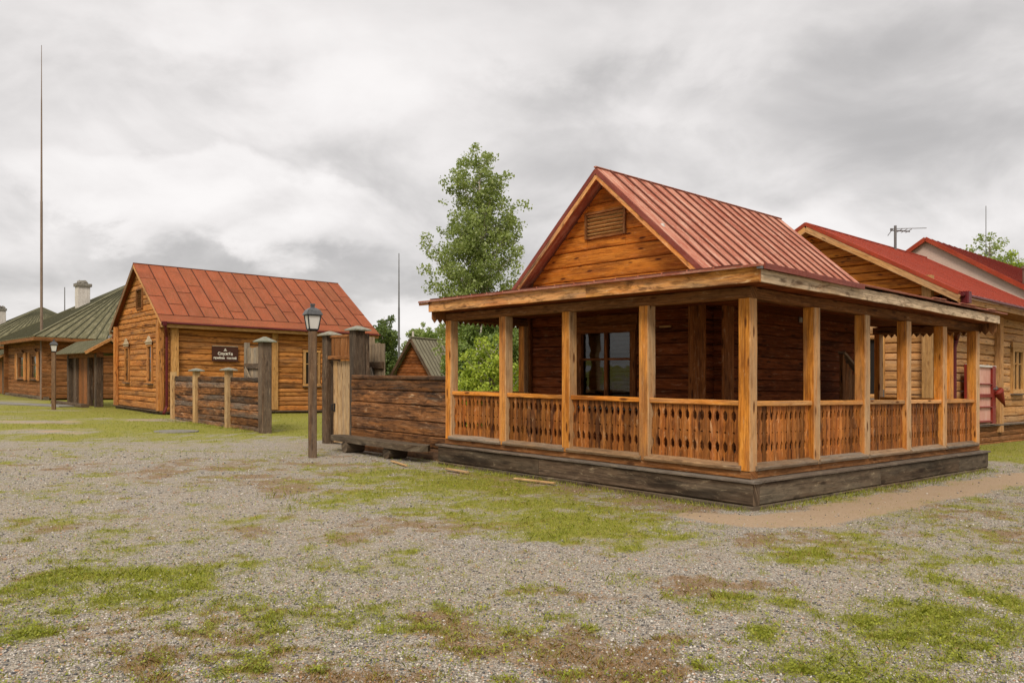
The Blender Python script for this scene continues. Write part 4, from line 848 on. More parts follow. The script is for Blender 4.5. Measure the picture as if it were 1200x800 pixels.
mb = MB(); log_wall(mb, M(0, NF - .08, 0), M.dl, -M.dr, NA - .08, 2 * NC - NA + .1, -.1, .54, .16, .2, [], .03, .02, .6, .01); log_wall(mb, M(NA - .08, 0, 0), M.dr, -M.dl, NF - .06, 20.1, -.1, .54, .16, .2, [], .03, .02, .6, .01); pn('plinth', mb, W_BROWN)
mb = MB(); bar(mb, M(NA - .10, NF - .08, .56), M(NA - .10, 20.1, .56), .14, .045, UP, .005); bar(mb, M(NA, NF - .10, .56), M(9, NF - .10, .56), .14, .045, UP, .005); pn('water_table', mb, W_GREY)
mb = MB(); nb0, nae = NF - .42, 1.67
seam_roof(mb, M(nae, nb0, nrz(nae)), M(nae, 20.5, nrz(nae)), M(NC, nb0, NRZ), M(NC, 20.5, NRZ), 20, (), .018, .02, seam_tone=.35)
seam_roof(mb, M(2 * NC - nae, 20.5, nrz(nae)), M(2 * NC - nae, nb0, nrz(nae)), M(NC, 20.5, NRZ), M(NC, nb0, NRZ), 20, (), .018, .02, seam_tone=.35)
nr = pn('roof', mb, P_ROOFN)
mb = MB(); bar(mb, M(NC, nb0, NRZ + .015), M(NC, 20.5, NRZ + .015), .08, .04, UP, .012, tone=(.1, .3, .5, 1)); mb.build('ridge_cap', P_ROOFN, nr)
for sgn in (1, -1):
    ae = NC + sgn * 4.03; up = (M.dl * sgn * NSL + UP).normalized()
    mb = MB(); bar(mb, M(NC, nb0, NRZ - .01), M(ae, nb0, nrz(ae) - .01), .04, .10, up, .003); mb.build('verge_flashing', P_ROOFN, nr)
    mb = MB(); bar(mb, M(NC, nb0 + .012, NRZ - .15), M(ae, nb0 + .012, nrz(ae) - .15), .04, .17, up, .004, 5, .003); mb.build('barge_board', W_PALE, nr)
    mb = MB(); bar(mb, M(NC, nb0 + .22, NRZ - .20), M(ae, nb0 + .22, nrz(ae) - .20), .40, .02, up, 0); mb.build('soffit', W_PALE, nr)
mb = MB(); bar(mb, M(nae + .03, nb0 + .03, nrz(nae) - .17), M(nae + .03, 20.4, nrz(nae) - .17), .03, .15, UP, .004, 7, .003); mb.build('eaves_board', W_PALE, nr)
mb = MB(); bar(mb, M(nae + .45, nb0 + .43, nrz(nae) - .23), M(nae + .45, 20.4, nrz(nae) - .23), .80, .02, UP, 0); mb.build('soffit', W_BROWN, nr)
mb = MB(); bar(mb, M(nae - .06, nb0, nrz(nae) - .06), M(nae - .06, 20.5, nrz(nae) - .08), .10, .075, UP, .02); pn('gutter', mb, P_MAROON)
mb = MB(); bar(mb, M(nae - .05, nb0 + .25, nrz(nae) - .26), M(nae - .05, nb0 + .25, nrz(nae) + .03), .24, .24, M.dl, .03); tube(mb, [M(nae - .05, nb0 + .25, 3.7), M(nae + .05, nb0 + .4, 3.35), M(2.30, 13.62, 2.95), M(2.36, 13.62, 2.7), M(2.36, 13.62, .3)], .075, 10); pn('downpipe', mb, P_MAROON)
for (a, b_, wa, wb, m, z0) in ((2.52, 12.34, .23, .22, W_TRIM, .56), (2.40, 13.30, .2, .30, W_HONEY, .56), (2.42, 17.32, .17, .30, W_PALE, .34), (3.71, 12.40, .13, .10, W_TRIM, .9)):
    mb = MB(); bar(mb, M(a, b_, z0), M(a, b_, 4.5 if a == 2.52 else (4.1 if z0 < .6 else 3.0)), wb, wa, M.dl, .01, 4, .003); pn('corner_board' if z0 < .6 else 'jamb_board', mb, m)
opening_window(nh, M, 'a', NA, 18.72, 19.65, 1.55, 2.85, W_TRIM, -1, 2, .66, .14, .16, casing=.16, jut=.07)
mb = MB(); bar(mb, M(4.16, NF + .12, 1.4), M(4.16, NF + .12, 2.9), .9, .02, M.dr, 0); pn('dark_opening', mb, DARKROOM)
mb = MB(); bar(mb, M(3.68, 12.33, 1.28), M(4.0, 12.3, 1.28), .05, .05, UP, .005); bar(mb, M(3.66, 12.33, 1.02), M(3.66, 12.33, 1.55), .09, .05, M.dl, .005); bar(mb, M(3.7, 12.3, 1.05), M(3.95, 12.3, 1.05), .05, .06, UP, .005); pn('hinge', mb, P_STEEL)

fs = thing('fire_shield', M(2.35, 15.4, .66), 'faded pink fire shield panel with dark red frame on the pale log wall', 'fire shield')
mb = MB(); bar(mb, M(2.33, 15.42, .70), M(2.33, 15.42, 2.22), 2.1, .03, M.dl, .004); mb.build('panel', P_SHIELD, fs)
for b_ in (14.36, 16.40): mb = MB(); bar(mb, M(2.29, b_, .62), M(2.29, b_, 2.27), .26 if b_ > 15 else .2, .07, M.dl, .006); mb.build('frame_post', P_FIRE, fs)
for z, h in ((2.255, .06), (1.42, .10), (1.10, .04), (.69, .05), (1.75, .03)): mb = MB(); bar(mb, M(2.285, 14.3, z), M(2.285, 16.58, z), .05, h, UP, .004); mb.build('frame_rail', P_FIRE if h != .06 else P_WHITE, fs)
fb = thing('fire_bucket', M(2.15, 16.75, 1.2), 'rust red conical fire bucket hanging beside the pink shield', 'bucket')
mb = MB(); p0 = M(2.20, 16.50, 1.56); d = (M(2.12, 16.86, 1.12) - p0); tube(mb, [p0, p0 + d * .03, p0 + d * .5, p0 + d], [.155, .15, .085, .012], 16); mb.build('cone', P_FIRE, fb, True)
mb = MB(); tube(mb, [p0 + M.dr * .15, p0 + UP * .14 - M.dr * .1, p0 - M.dr * .15], .012, 6); tube(mb, [M(2.42, 16.3, 1.62), M(2.15, 16.35, 1.62)], .022, 6); mb.build('handle', P_STEEL, fb)

an = thing('tv_antenna', M(5.55, 18.3, 6.2), 'dark television aerial on a short mast above the bright red ridge', 'antenna')
mb = MB(); tube(mb, [M(5.55, 17.6, 6.0), M(5.55, 17.6, 6.93)], .045, 8); mb.build('mast', P_STEEL, an)
c = M(5.55, 17.6, 6.80); tx = Vector((1, -.1, 0)).normalized()
mb = MB(); tube(mb, [c - tx * .12 - UP * .02, c + tx * .46 - UP * .06], .022, 6); tube(mb, [c - tx * .1 + UP * .03, c + tx * .98 + UP * .05], .012, 6); mb.build('boom', P_STEEL, an)
mb = MB()
for t in (.12, .28, .42): tube(mb, [c + tx * t - UP * .04 + Vector((.05, .3, 0)), c + tx * t - UP * .04 - Vector((.05, .3, 0))], .010, 5)
tube(mb, [c - tx * .1, c - tx * .24 - UP * .2], .012, 5); bar(mb, c - tx * .12 - UP * .04, c - tx * .12 + UP * .04, .07, .07, tx, .01); mb.build('element', P_STEEL, an)

# rendered building behind it
PF, PC, PZ, PSL = 24.9, 7.36, 7.70, .64
ph = thing('rendered_building', M(PC, 30, 0), 'pinkish rendered gable with red verge rising behind the bright red roof', 'building')
mb = MB(); hw = 5.2; prz = lambda a: PZ - PSL * abs(a - PC)
poly_prism(mb, [M(PC - hw, PF, -.2), M(PC + hw, PF, -.2), M(PC + hw, PF, prz(PC + hw) - .1), M(PC, PF, PZ - .1), M(PC - hw, PF, prz(PC - hw) - .1)], M.dr * 12); mb.build('wall', P_PINK, ph)
mb = MB(); seam_roof(mb, M(PC - hw - .4, PF - .15, prz(PC - hw - .4)), M(PC - hw - .4, PF + 12, prz(PC - hw - .4)), M(PC, PF - .15, PZ), M(PC, PF + 12, PZ), 20); seam_roof(mb, M(PC + hw + .4, PF + 12, prz(PC + hw + .4)), M(PC + hw + .4, PF - .15, prz(PC + hw + .4)), M(PC, PF + 12, PZ), M(PC, PF - .15, PZ), 20); r_ = mb.build('roof', P_ROOFN, ph)
for sgn in (1, -1):
    ae = PC + sgn * (hw + .4); mb = MB(); bar(mb, M(PC, PF - .17, PZ - .05), M(ae, PF - .17, prz(ae) - .05), .05, .17, (M.dl * sgn * PSL + UP).normalized(), .004); mb.build('verge_flashing', P_ROOFN, r_)
mb = MB(); tube(mb, [M(4.0, 24.9 + .6, 4.9), M(4.0, 24.9 + .6, 6.25)], .13, 10); tube(mb, [M(4.0, 25.5, 6.2), M(4.0, 25.5, 6.3)], .17, 10); mb.build('flue_pipe', P_POLE, r_)
mb = MB(); 
for a, z in ((8.1, 6.85), (7.9, 7.05)): tube(mb, [M(a, PF - .03, z), M(a, PF + .05, z)], .05, 8)
mb.build('vent_hole', DARKROOM, ph)

# ------------------------------------------------------------------ old houses far down the street (left)
def hip_house(name, label, a0, a1, b0, b1, ze, zr, wins, ch, over=.85, wall=W_BROWN):
    h = thing(name, M((a0 + a1) / 2, (b0 + b1) / 2, 0), label, 'house')
    mb = MB(); log_wall(mb, M(0, b0, 0), M.dl, -M.dr, a0, a1, .1, ze + .1, .25, .2, [(w0, w1, 1.2, 2.85) for w0, w1 in wins], .07, .06, 1, .015, .1); mb.build('log_wall', wall, h)
    mb = MB(); log_wall(mb, M(a0, 0, 0), M.dr, -M.dl, b0 - .25, b1, .1, ze + .1, .25, .2, [], .07, .06, 1, .02, .1); mb.build('log_wall', wall, h)
    mb = MB(); log_wall(mb, M(a1, 0, 0), M.dr, M.dl, b0 - .25, b1, .1, ze + .1, .25, .2); log_wall(mb, M(0, b1, 0), M.dl, M.dr, a0, a1, .1, ze + .1, .25, .2); mb.build('log_wall', wall, h)
    mb = MB(); bar(mb, M(a0 - .1, b0 - .05, .05), M(a1 + .1, b0 - .05, .05), .3, .3, UP, .02); mb.build('plinth', W_SKIRT, h)
    A0, A1, B0, B1 = a0 - over, a1 + over, b0 - over, b1 + over; ac, bc = (a0 + a1) / 2, (b0 + b1) / 2; rl = .5
    ap0, ap1 = M(ac - rl, bc, zr), M(ac + rl, bc, zr); zo = ze
    mb = MB()
    def plane(e0, e1, r0, r1, n):
        seam_roof(mb, e0, e1, r0, r1, n, [(.35,), (.6,), (.45, .8)], .05, .05)
    plane(M(A1, B0, zo), M(A0, B0, zo), ap1, ap0, 26); plane(M(A0, B0, zo), M(A0, B1, zo), ap0, ap0 + M.dr * .02, 26)
    plane(M(A0, B1, zo), M(A1, B1, zo), ap0, ap1, 12); plane(M(A1, B1, zo), M(A1, B0, zo), ap1 + M.dr * .02, ap1, 12)
    r = mb.build('roof', P_GREEN, h)
    mb = MB()
    for p, q in ((M(A1, B0, zo), ap1), (M(A0, B0, zo), ap0), (M(A0, B1, zo), ap0)): bar(mb, p + UP * .04, q + UP * .04, .16, .05, UP, .01, tone=(.1, .3, .5, 1))
    mb.build('hip_cap', P_GREEN, r)
    mb = MB()
    for p, q in ((M(A1, B0 + .03, zo - .14), M(A0, B0 + .03, zo - .14)), (M(A0 + .03, B0, zo - .14), M(A0 + .03, B1, zo - .14))): bar(mb, p, q, .04, .22, UP, .005)
    bar(mb, M(A1, B0 + .45, zo - .16), M(A0, B0 + .45, zo - .16), .85, .03, UP, 0); bar(mb, M(A0 + .45, B0 + .9, zo - .16), M(A0 + .45, B1, zo - .16), .85, .03, UP, 0)
    mb.build('eaves_board', W_BROWN, r)
    for w0, w1 in wins:
        w = opening_window(h, M, 'b', b0, w0 + .12, w1 - .12, 1.28, 2.72, W_BROWN, -1, 1, .6, .12, .16, jut=.08, pediment=W_BROWN, glass_m=G_DARK)
        for s in (w0 - .38, w1 + .38):
            mb = MB(); bar(mb, M(s, b0 - .10, 1.15), M(s, b0 - .10, 2.95), .66, .05, M.dr, .006); 
            sh = mb.build('shutter', W_LOGB, w); mb = MB(); e = .30 if s < w0 else -.30
            bar(mb, M(s + e, b0 - .12, 1.2), M(s + e, b0 - .12, 2.9), .10, .06, M.dr, .004); bar(mb, M(s - e, b0 - .12, 1.2), M(s - e, b0 - .12, 2.9), .05, .06, M.dr, .004); mb.build('pale_edge', W_PALE, sh)
    if ch:
        ca, cb, cz0, cz1, cw = ch; mb = MB(); bar(mb, M(ca, cb, cz0), M(ca, cb, cz1), cw, cw, M.dl, .02, 3, .01); c_ = mb.build('chimney', P_WHITE, r)
        mb = MB(); bar(mb, M(ca, cb, cz1), M(ca, cb, cz1 + .2), cw * 1.25, cw * 1.25, M.dl, .05, 2, .02); 
        for t in range(5): bar(mb, M(ca + U(-.4, .4) * cw, cb + U(-.4, .4) * cw, cz1 + .2), M(ca + U(-.4, .4) * cw, cb + U(-.4, .4) * cw, cz1 + .34), .25, .2, M.dl, .03)
        mb.build('chimney_cap', P_STONE, c_)
        mb = MB(); bar(mb, M(ca, cb - cw * .8, cz0 + .55), M(ca, cb + cw * .8, cz0 + .9), cw * 1.3, .08, UP, .01); mb.build('chimney_flashing', P_GREY, r)
    return h
hip_house('hipped_log_house', 'brown log house with moss green hipped roof and white chimney, nearest the tall pole', 48.84, 61.5, 1.55, 14.4, 3.80, 8.05, [(55.2, 57.3), (51.2, 53.2)], (55.3, 5.0, 5.5, 7.65, .78))
hip_house('hipped_log_house', 'farther green-roofed log house at the left edge, only its roof showing', 74.2, 86, 1.2, 13.2, 3.9, 7.8, [], (81.5, 4.2, 5.0, 7.4, .7))

# roofed wicket gates beside the street
def roofed_gate(name, label, a0, a1, b, ztop, tall=2.62):
    g = thing(name, M((a0 + a1) / 2, b, 0), label, 'gate', 'roofed street gates')
    L = a1 - a0
    for a in (a0 + .25, a1 - .25, a0 + L * .30, a1 - L * .26):
        mb = MB(); bar(mb, M(a, b, -.1), M(a, b, tall), .36 if a in (a0 + .25, a1 - .25) else .24, .3, M.dl, .03, 4, .01); mb.build('post', W_POSTD, g)
    mb = MB(); s = a0 + L * .32; n = 9; d = (a1 - L * .28 - s) / n
    for i in range(n): bar(mb, M(s + (i + .5) * d, b + .06, .05), M(s + (i + .5) * d, b + .06, tall - .15), d * .95, .05, M.dr, .008)
    mb.build('door', W_DOORB, g)
    mb = MB()
    for i in range(4): bar(mb, M(a1 - .5 - i * .25, b + .05, .05), M(a1 - .5 - i * .25, b + .05, tall - .15), .24, .04, M.dr, .008)
    for i in range(3): bar(mb, M(a0 + .55 + i * .22, b + .05, .05), M(a0 + .55 + i * .22, b + .05, tall - .15), .21, .04, M.dr, .008)
    mb.build('side_panel', W_POSTD, g)
    mb = MB(); bar(mb, M(a0, b, tall - .05), M(a1, b, tall - .05), .3, .22, UP, .02); bar(mb, M(a0 + .1, b - .2, tall + .12), M(a1 - .1, b - .2, tall + .12), .08, .2, UP, .01); mb.build('lintel', W_BROWN, g)
    mb = MB(); r0, r1 = M(a0 - .3, b + .4, ztop), M(a1 + .3, b + .4, ztop)
    seam_roof(mb, M(a1 + .3, b - .75, tall + .05), M(a0 - .3, b - .75, tall + .05), r1, r0, 14, (), .02, .04); seam_roof(mb, M(a0 - .3, b + 1.55, tall + .05), M(a1 + .3, b + 1.55, tall + .05), r0, r1, 14, (), .02, .04)
    r = mb.build('roof', P_GREEN, g)
    mb = MB(); bar(mb, M(a0 - .31, b - .75, tall + .02), M(a0 - .31, b + .4, ztop - .03), .04, .14, UP, .005); bar(mb, M(a0 - .31, b + 1.55, tall + .02), M(a0 - .31, b + .4, ztop - .03), .04, .14, UP, .005); mb.build('verge_board', W_PALE, r)
    mb = MB(); poly_prism(mb, [M(a0 + .05, b - .45, tall + .06), M(a0 + .05, b + 1.2, tall + .06), M(a0 + .05, b + .4, ztop - .15)], M.dl * .05); mb.build('gable_board', W_LOGB, r)
W_DOORB = wood('orange_gate_planks', (.33, .13, .035), (.23, .078, .017), (.05, .02, .008), (.22, .15, .09), .2, .6, .6, .75)
roofed_gate('roofed_gate', 'roofed plank wicket gate between the green-roofed house and the log house', 36.9, 42.9, 1.5, 3.38)
roofed_gate('roofed_gate', 'roofed street gate cut by the left edge, past the green-roofed house', 62.2, 67.5, 1.7, 3.4)

# small barn in the yard
CB = Frame(-4.05, 40.0, 1.1)
cb_ = thing('barn', CB(1.2, 2, 0), 'small dark log barn with grey board roof seen over the plank fence', 'barn')
mb = MB(); csl = 1.55; cz, ca = 3.72, 1.05; crk = lambda s: (lambda z: ca + s * max(0, min(1.05, (cz - .1 - z) / csl)))
log_wall(mb, CB(0, 0, 0), CB.dl, -CB.dr, crk(-1), crk(1), 0, 3.55, .17, .15, [], .05, .05, .5, .012, .1); mb.build('gable_wall', W_RUST2, cb_)
mb = MB(); log_wall(mb, CB(0, 0, 0), CB.dr, -CB.dl, 0, 3.2, 0, 2.05, .17, .15); log_wall(mb, CB(2.1, 0, 0), CB.dr, CB.dl, 0, 3.2, 0, 2.05, .17, .15); log_wall(mb, CB(0, 3.2, 0), CB.dl, CB.dr, 0, 2.1, 0, 2.05, .17, .15); mb.build('log_wall', W_LOGB, cb_)
mb = MB(); seam_roof(mb, CB(-.25, -.3, cz - csl * 1.3), CB(-.25, 3.5, cz - csl * 1.3), CB(ca, -.3, cz), CB(ca, 3.5, cz), 12, (), .03, .02); seam_roof(mb, CB(2.35, 3.5, cz - csl * 1.3), CB(2.35, -.3, cz - csl * 1.3), CB(ca, 3.5, cz), CB(ca, -.3, cz), 12, (), .03, .02); bar(mb, CB(ca, -.35, cz + .04), CB(ca, 3.55, cz + .04), .12, .07, UP, .01); r = mb.build('roof', P_GREY, cb_)
mb = MB(); bar(mb, CB(ca, -.33, cz - .08), CB(-.27, -.33, cz - csl * 1.3 - .1), .05, .14, UP, .005); bar(mb, CB(ca, -.33, cz - .08), CB(2.37, -.33, cz - csl * 1.3 - .1), .05, .14, UP, .005); mb.build('barge_board', W_POSTD, r)
mb = MB(); tube(mb, [CB(1.45, .5, 3.0), CB(1.45, .5, 4.1)], .055, 8); mb.build('flue_pipe', P_WHITE, r)

# ------------------------------------------------------------------ fences, gates, bench
def cap(mb, a, b, z, w, h=.16, F_=M):
    c = F_(a, b, z); ring = lambda r, zz: [c + F_.dl * (sx * r) + F_.dr * (sy * r) + UP * zz for sx, sy in ((-1, -1), (1, -1), (1, 1), (-1, 1))]
    mb.grid([ring(w / 2, -.02), ring(w / 2, .012), ring(w * .06, h)], [0, .05, .3], [0, w, 2 * w, 3 * w, 4 * w], rcol())
def fence(name, label, a0, a1, b, z1, posts, lh=.27, b2=None):
    f = thing(name, M((a0 + a1) / 2, b, 0), label, 'fence')
    edges = sorted([a0] + [p[0] for p in posts if a0 < p[0] < a1] + [a1])
    bb = lambda a: b + ((b2 - b) * (a - a0) / (a1 - a0) if b2 is not None else 0)
    for p, q in zip(edges[:-1], edges[1:]):
        mb = MB(); o = M(p, bb(p), 0); s = (M(q, bb(q), 0) - o); L = s.length; s.normalize(); n_ = -UP.cross(s); n_ = s.cross(UP) * (1 if s.cross(UP).dot(-M.dr) > 0 else -1)
        log_wall(mb, o, s, n_, 0, L, -.08, z1 - .0, lh, .14, [], .022, .045, .4, .012, .22, gap=.010, top=(0, 0, .9, 1)); mb.build('log_panel', W_FENCE, f)
    for (a, w, h, m, cw) in posts:
        mb = MB(); bar(mb, M(a, bb(a) - .02, -.1), M(a, bb(a) - .02, h), w, w, M.dl, .012, 5, .004); p = mb.build('post', m, f)
        if cw: mb = MB(); cap(mb, a, bb(a) - .02, h + .02, cw, .08 if cw < .5 else .14); mb.build('post_cap', P_CAP, p)
    return f
fence('log_fence', 'dark plank fence with capped posts running from the open gateway to the log house', 16.3, 24.9, .70, 1.60, [(16.25, .29, 2.62, W_POSTD, .50), (19.1, .20, 1.80, W_DOOR, .42), (22.15, .20, 1.78, W_DOOR, .42), (24.7, .18, 1.75, W_DOOR, 0)], .22, .95)
fence('log_fence', 'charred plank fence with orange patches between the wicket gate and the veranda', 6.72, 10.55, .14, 1.70, [], .275, .22)

wg = thing('wicket_gate', M(11.4, .45, 0), 'pale plank wicket gate between two tall dark posts with lichened caps', 'gate')
for a, w, h in ((12.08, .24, 2.66), (10.74, .27, 2.74)):
    mb = MB(); bar(mb, M(a, .48, -.1), M(a, .48, h), .28, w, M.dl, .015, 6, .005); bar(mb, M(a + (.02 if a > 11 else -.0), .70, -.1), M(a, .70, h - .06), .12, w - .08, M.dl, .01); p = mb.build('post', W_POSTD, wg)
    mb = MB(); cap(mb, a, .50, h + .02, .46, .10); mb.build('post_cap', P_CAP, p)
mb = MB(); n = 5; d = (11.88 - 10.86) / n
for i in range(n): a = 10.86 + (i + .5) * d; bar(mb, M(a, .50, .05), M(a + .01, .50, 2.05 - U(0, .02)), d * .88, .045, M.dr, .008, 3, .002)
bar(mb, M(11.37, .53, .1), M(11.37, .53, 2.0), .95, .01, M.dr, 0, tone=(0, 0, 0, 1)); dr = mb.build('door', W_DOOR, wg)
mb = MB(); tube(mb, [M(11.80, .44, .98), M(11.80, .40, .96), M(11.80, .40, .84), M(11.80, .44, .82)], .016, 8); bar(mb, M(11.80, .47, .80), M(11.80, .47, 1.0), .06, .015, M.dr, .003); mb.build('handle', P_BLACK, dr)
mb = MB(); n = 7; d = (11.88 - 10.82) / n
for i in range(n): a = 10.82 + (i + .5) * d; bar(mb, M(a, .44, 2.16), M(a, .44, 2.60), d * .96, .035, M.dr, .006)
mb.build('top_panel', W_BROWN, wg)
mb = MB(); bar(mb, M(10.8, .42, 2.115), M(11.92, .42, 2.115), .14, .09, UP, .01); bar(mb, M(10.8, .46, 2.63), M(11.92, .46, 2.63), .12, .06, UP, .01); mb.build('crossbar', W_BROWN, wg)

def gate_leaf(label, a0, a1, b, z1, hinge):
    g = thing('gate_leaf', M((a0 + a1) / 2, b, 0), label, 'gate', 'open driveway gate leaves')
    mb = MB(); n = max(3, round((a1 - a0) / .19)); d = (a1 - a0) / n
    for i in range(n): bar(mb, M(a0 + (i + .5) * d, b, .12), M(a0 + (i + .5) * d, b, z1 - U(0, .03)), d * .96, .035, M.dr, .006)
    mb.build('plank_panel', W_GREYL, g)
    for z in (1.95, .5): mb = MB(); bar(mb, M(a0, b - .05, z), M(a1, b - .05, z), .06, .17, UP, .01); mb.build('rail', W_POSTD, g)
    mb = MB(); bar(mb, M(a0 + .1, b - .07, .55), M(a1 - .1, b - .07, 1.88), .05, .13, UP, .01); mb.build('brace', W_GREYL, g)
    mb = MB(); bar(mb, M(hinge, b, 0), M(hinge, b, z1 + .15), .14, .14, M.dl, .01); mb.build('stile', W_GREYL, g)
W_GREYL = wood('light_grey_planks', (.36, .28, .19), (.26, .19, .12), (.06, .045, .03), (.36, .33, .28), .5, .4, .5, .8)
gate_leaf('weathered driveway gate leaf folded back behind the tall fence-end post', 17.35, 18.9, 1.25, 2.55, 18.85)
gate_leaf('weathered gate leaf standing just right of the pale wicket gate', 10.75, 11.4, 1.25, 2.50, 11.38)

bn = thing('bench', M(8.8, -.25, 0), 'low dark plank bench on log stubs against the charred fence', 'bench')
mb = MB(); zt = .34
pts = [M(10.55, -.24, zt), M(10.4, -.40, zt), M(9.0, -.46, zt), M(7.3, -.47, zt), M(6.98, -.36, zt), M(6.93, -.20, zt), M(7.1, -.02, zt), M(9.5, .0, zt), M(10.4, -.04, zt)]
poly_prism(mb, pts, UP * -.12, (.3, 0, .8, 1), M.dl); mb.build('seat', W_SKIRT, bn)
for a in (9.72, 8.05): mb = MB(); tube(mb, [M(a, -.44, .12), M(a, .0, .12)], [.125, .135], 14); mb.build('leg', W_SKIRT, bn)

# ------------------------------------------------------------------ lamps, poles, small things
def lamp(x, y, label, s=1.0):
    l = thing('street_lamp', (x, y, 0), label, 'lamp post', 'lantern lamp posts'); c = Vector((x, y, 0))
    mb = MB(); bar(mb, c + UP * -.1, c + UP * 2.56, .16, .16, Vector((1, .35, 0)).normalized(), .012, 6, .003); mb.build('post', W_LAMP, l)
    ax, ay = Vector((.86, .5, 0)).normalized(), Vector((-.5, .86, 0)).normalized()
    ring = lambda r, z: [c + ax * (sx * r) + ay * (sy * r) + UP * z for sx, sy in ((-1, -1), (1, -1), (1, 1), (-1, 1))]
    mb = MB(); mb.grid([ring(.06, 2.56), ring(.09, 2.58), ring(.085, 2.605)], [0, .05, .1], [0, .2, .4, .6, .8], rcol())
    for sx, sy in ((-1, -1), (1, -1), (1, 1), (-1, 1)): bar(mb, c + ax * (sx * .09) + ay * (sy * .09) + UP * 2.59, c + ax * (sx * .135) + ay * (sy * .135) + UP * 2.885, .02, .02, ax, .002)
    for k in range(4):
        q = ((-1, -1), (1, -1), (1, 1), (-1, 1)); p0, p1 = q[k], q[(k + 1) % 4]
        for r, z in ((.09, 2.60), (.134, 2.88)): bar(mb, c + ax * (p0[0] * r) + ay * (p0[1] * r) + UP * z, c + ax * (p1[0] * r) + ay * (p1[1] * r) + UP * z, .02, .02, UP, .002)
    ln = mb.build('lantern', P_BLACK, l)
    for k in range(4):
        q = ((-1, -1), (1, -1), (1, 1), (-1, 1)); p0, p1 = q[k], q[(k + 1) % 4]; P = lambda p, r, z: c + ax * (p[0] * r) + ay * (p[1] * r) + UP * z
        mb = MB(); a_, b_, c_, d_ = P(p0, .085, 2.605), P(p1, .085, 2.605), P(p1, .128, 2.872), P(p0, .128, 2.872); poly_prism(mb, [a_, b_, c_, d_], (c - (a_ + b_) / 2 + UP * 2.605).normalized() * .004); mb.build('glass', G_MILK, ln)
    mb = MB(); mb.grid([ring(.165, 2.888), ring(.165, 2.902), ring(.125, 2.985), ring(.06, 3.035), ring(.035, 3.04), ring(.035, 3.085), ring(.045, 3.09), ring(.04, 3.12)], [0, .02, .1, .2, .22, .28, .3, .32], [0, .3, .6, .9, 1.2], rcol()); mb.build('lantern_roof', P_LAMPTOP, ln)
W_LAMP = wood('grey_lamp_post_timber', (.22, .13, .07), (.155, .09, .048), (.05, .03, .02), (.22, .19, .155), .5, .5, .5, .8)
lamp(-4.05, 16.15, 'black lantern on a square timber post in front of the wicket gate')
lamp(-20.4, 35.4, 'smaller-looking lantern post on the far lawn near the roofed gate')

def pole(name, x, y, h, r0, r1, label, mat, seg=()):
    mb = MB(); z = [(0, r0)] + list(seg) + [(h, r1)]; pts = []; rr = []
    for i, (zz, r) in enumerate(z):
        if i and i < len(z) - 1: pts += [(x, y, zz - .03), (x, y, zz + .03)]; rr += [r * 1.15, r]
        else: pts.append((x, y, zz)); rr.append(r)
    tube(mb, pts, rr, 8); o = mb.build(name, mat); tag(o, label, 'mast')
pole('flag_mast', -28.4, 48.0, 21.4, .085, .015, 'very tall thin tapering mast on the lawn at the far left', P_POLE, [(12.0, .06), (18.2, .03)])
pole('radio_mast', -8.53, 60, 11.1, .09, .03, 'thin grey mast rising behind the small barn', P_STEEL, [(7, .06)])
pole('radio_mast', 29.8, 50, 13.1, .05, .02, 'hair-thin mast behind the tree at the right edge', P_STEEL)
pole('radio_mast', -45.0, 80, 10.3, .10, .04, 'short thin mast beside the white chimney of the green roof', P_STEEL)

mb = MB(); c = Vector((-9.66, 22.9, 0)); tube(mb, [c + UP * -.05, c + UP * .03], [.62, .60], 20); tag(mb.build('manhole_cover', P_STONE), 'round grey manhole cover lying in the lawn before the log house', 'manhole')
def path_slab(x0, y0, x1, y1, w, lab):
    mb = MB(); bar(mb, (x0, y0, .0), (x1, y1, .0), w, .10, UP, .01); o = mb.build('path', P_STONE); tag(o, kind='structure')
path_slab(-34, 45.5, -21.5, 39.0, 1.5, ''); 
mb = MB(); bar(mb, M(36.6, .75, .08), M(43.0, .75, .08), .35, .16, UP, .02); tag(mb.build('threshold_beam', W_SKIRT), 'long grey timber threshold in front of the roofed gate', 'beam')
for k, (a0, b0, a1, b1, w, lab) in enumerate(((7.4, -.72, 6.55, -.95, .05, 'pale split lath lying on the ground beside the bench end'), (5.75, -.62, 5.1, -.66, .07, 'pale lath lying on the ground before the left veranda bays'), (4.0, -.55, 3.2, -.42, .05, 'pale lath lying on the ground below the middle veranda bays'))):
    mb = MB(); bar(mb, M(a0, b0, .03), M(a1, b1, .03), w, .025, UP, .004); tag(mb.build('wood_lath', W_DOOR), lab, 'lath', 'laths on the ground')

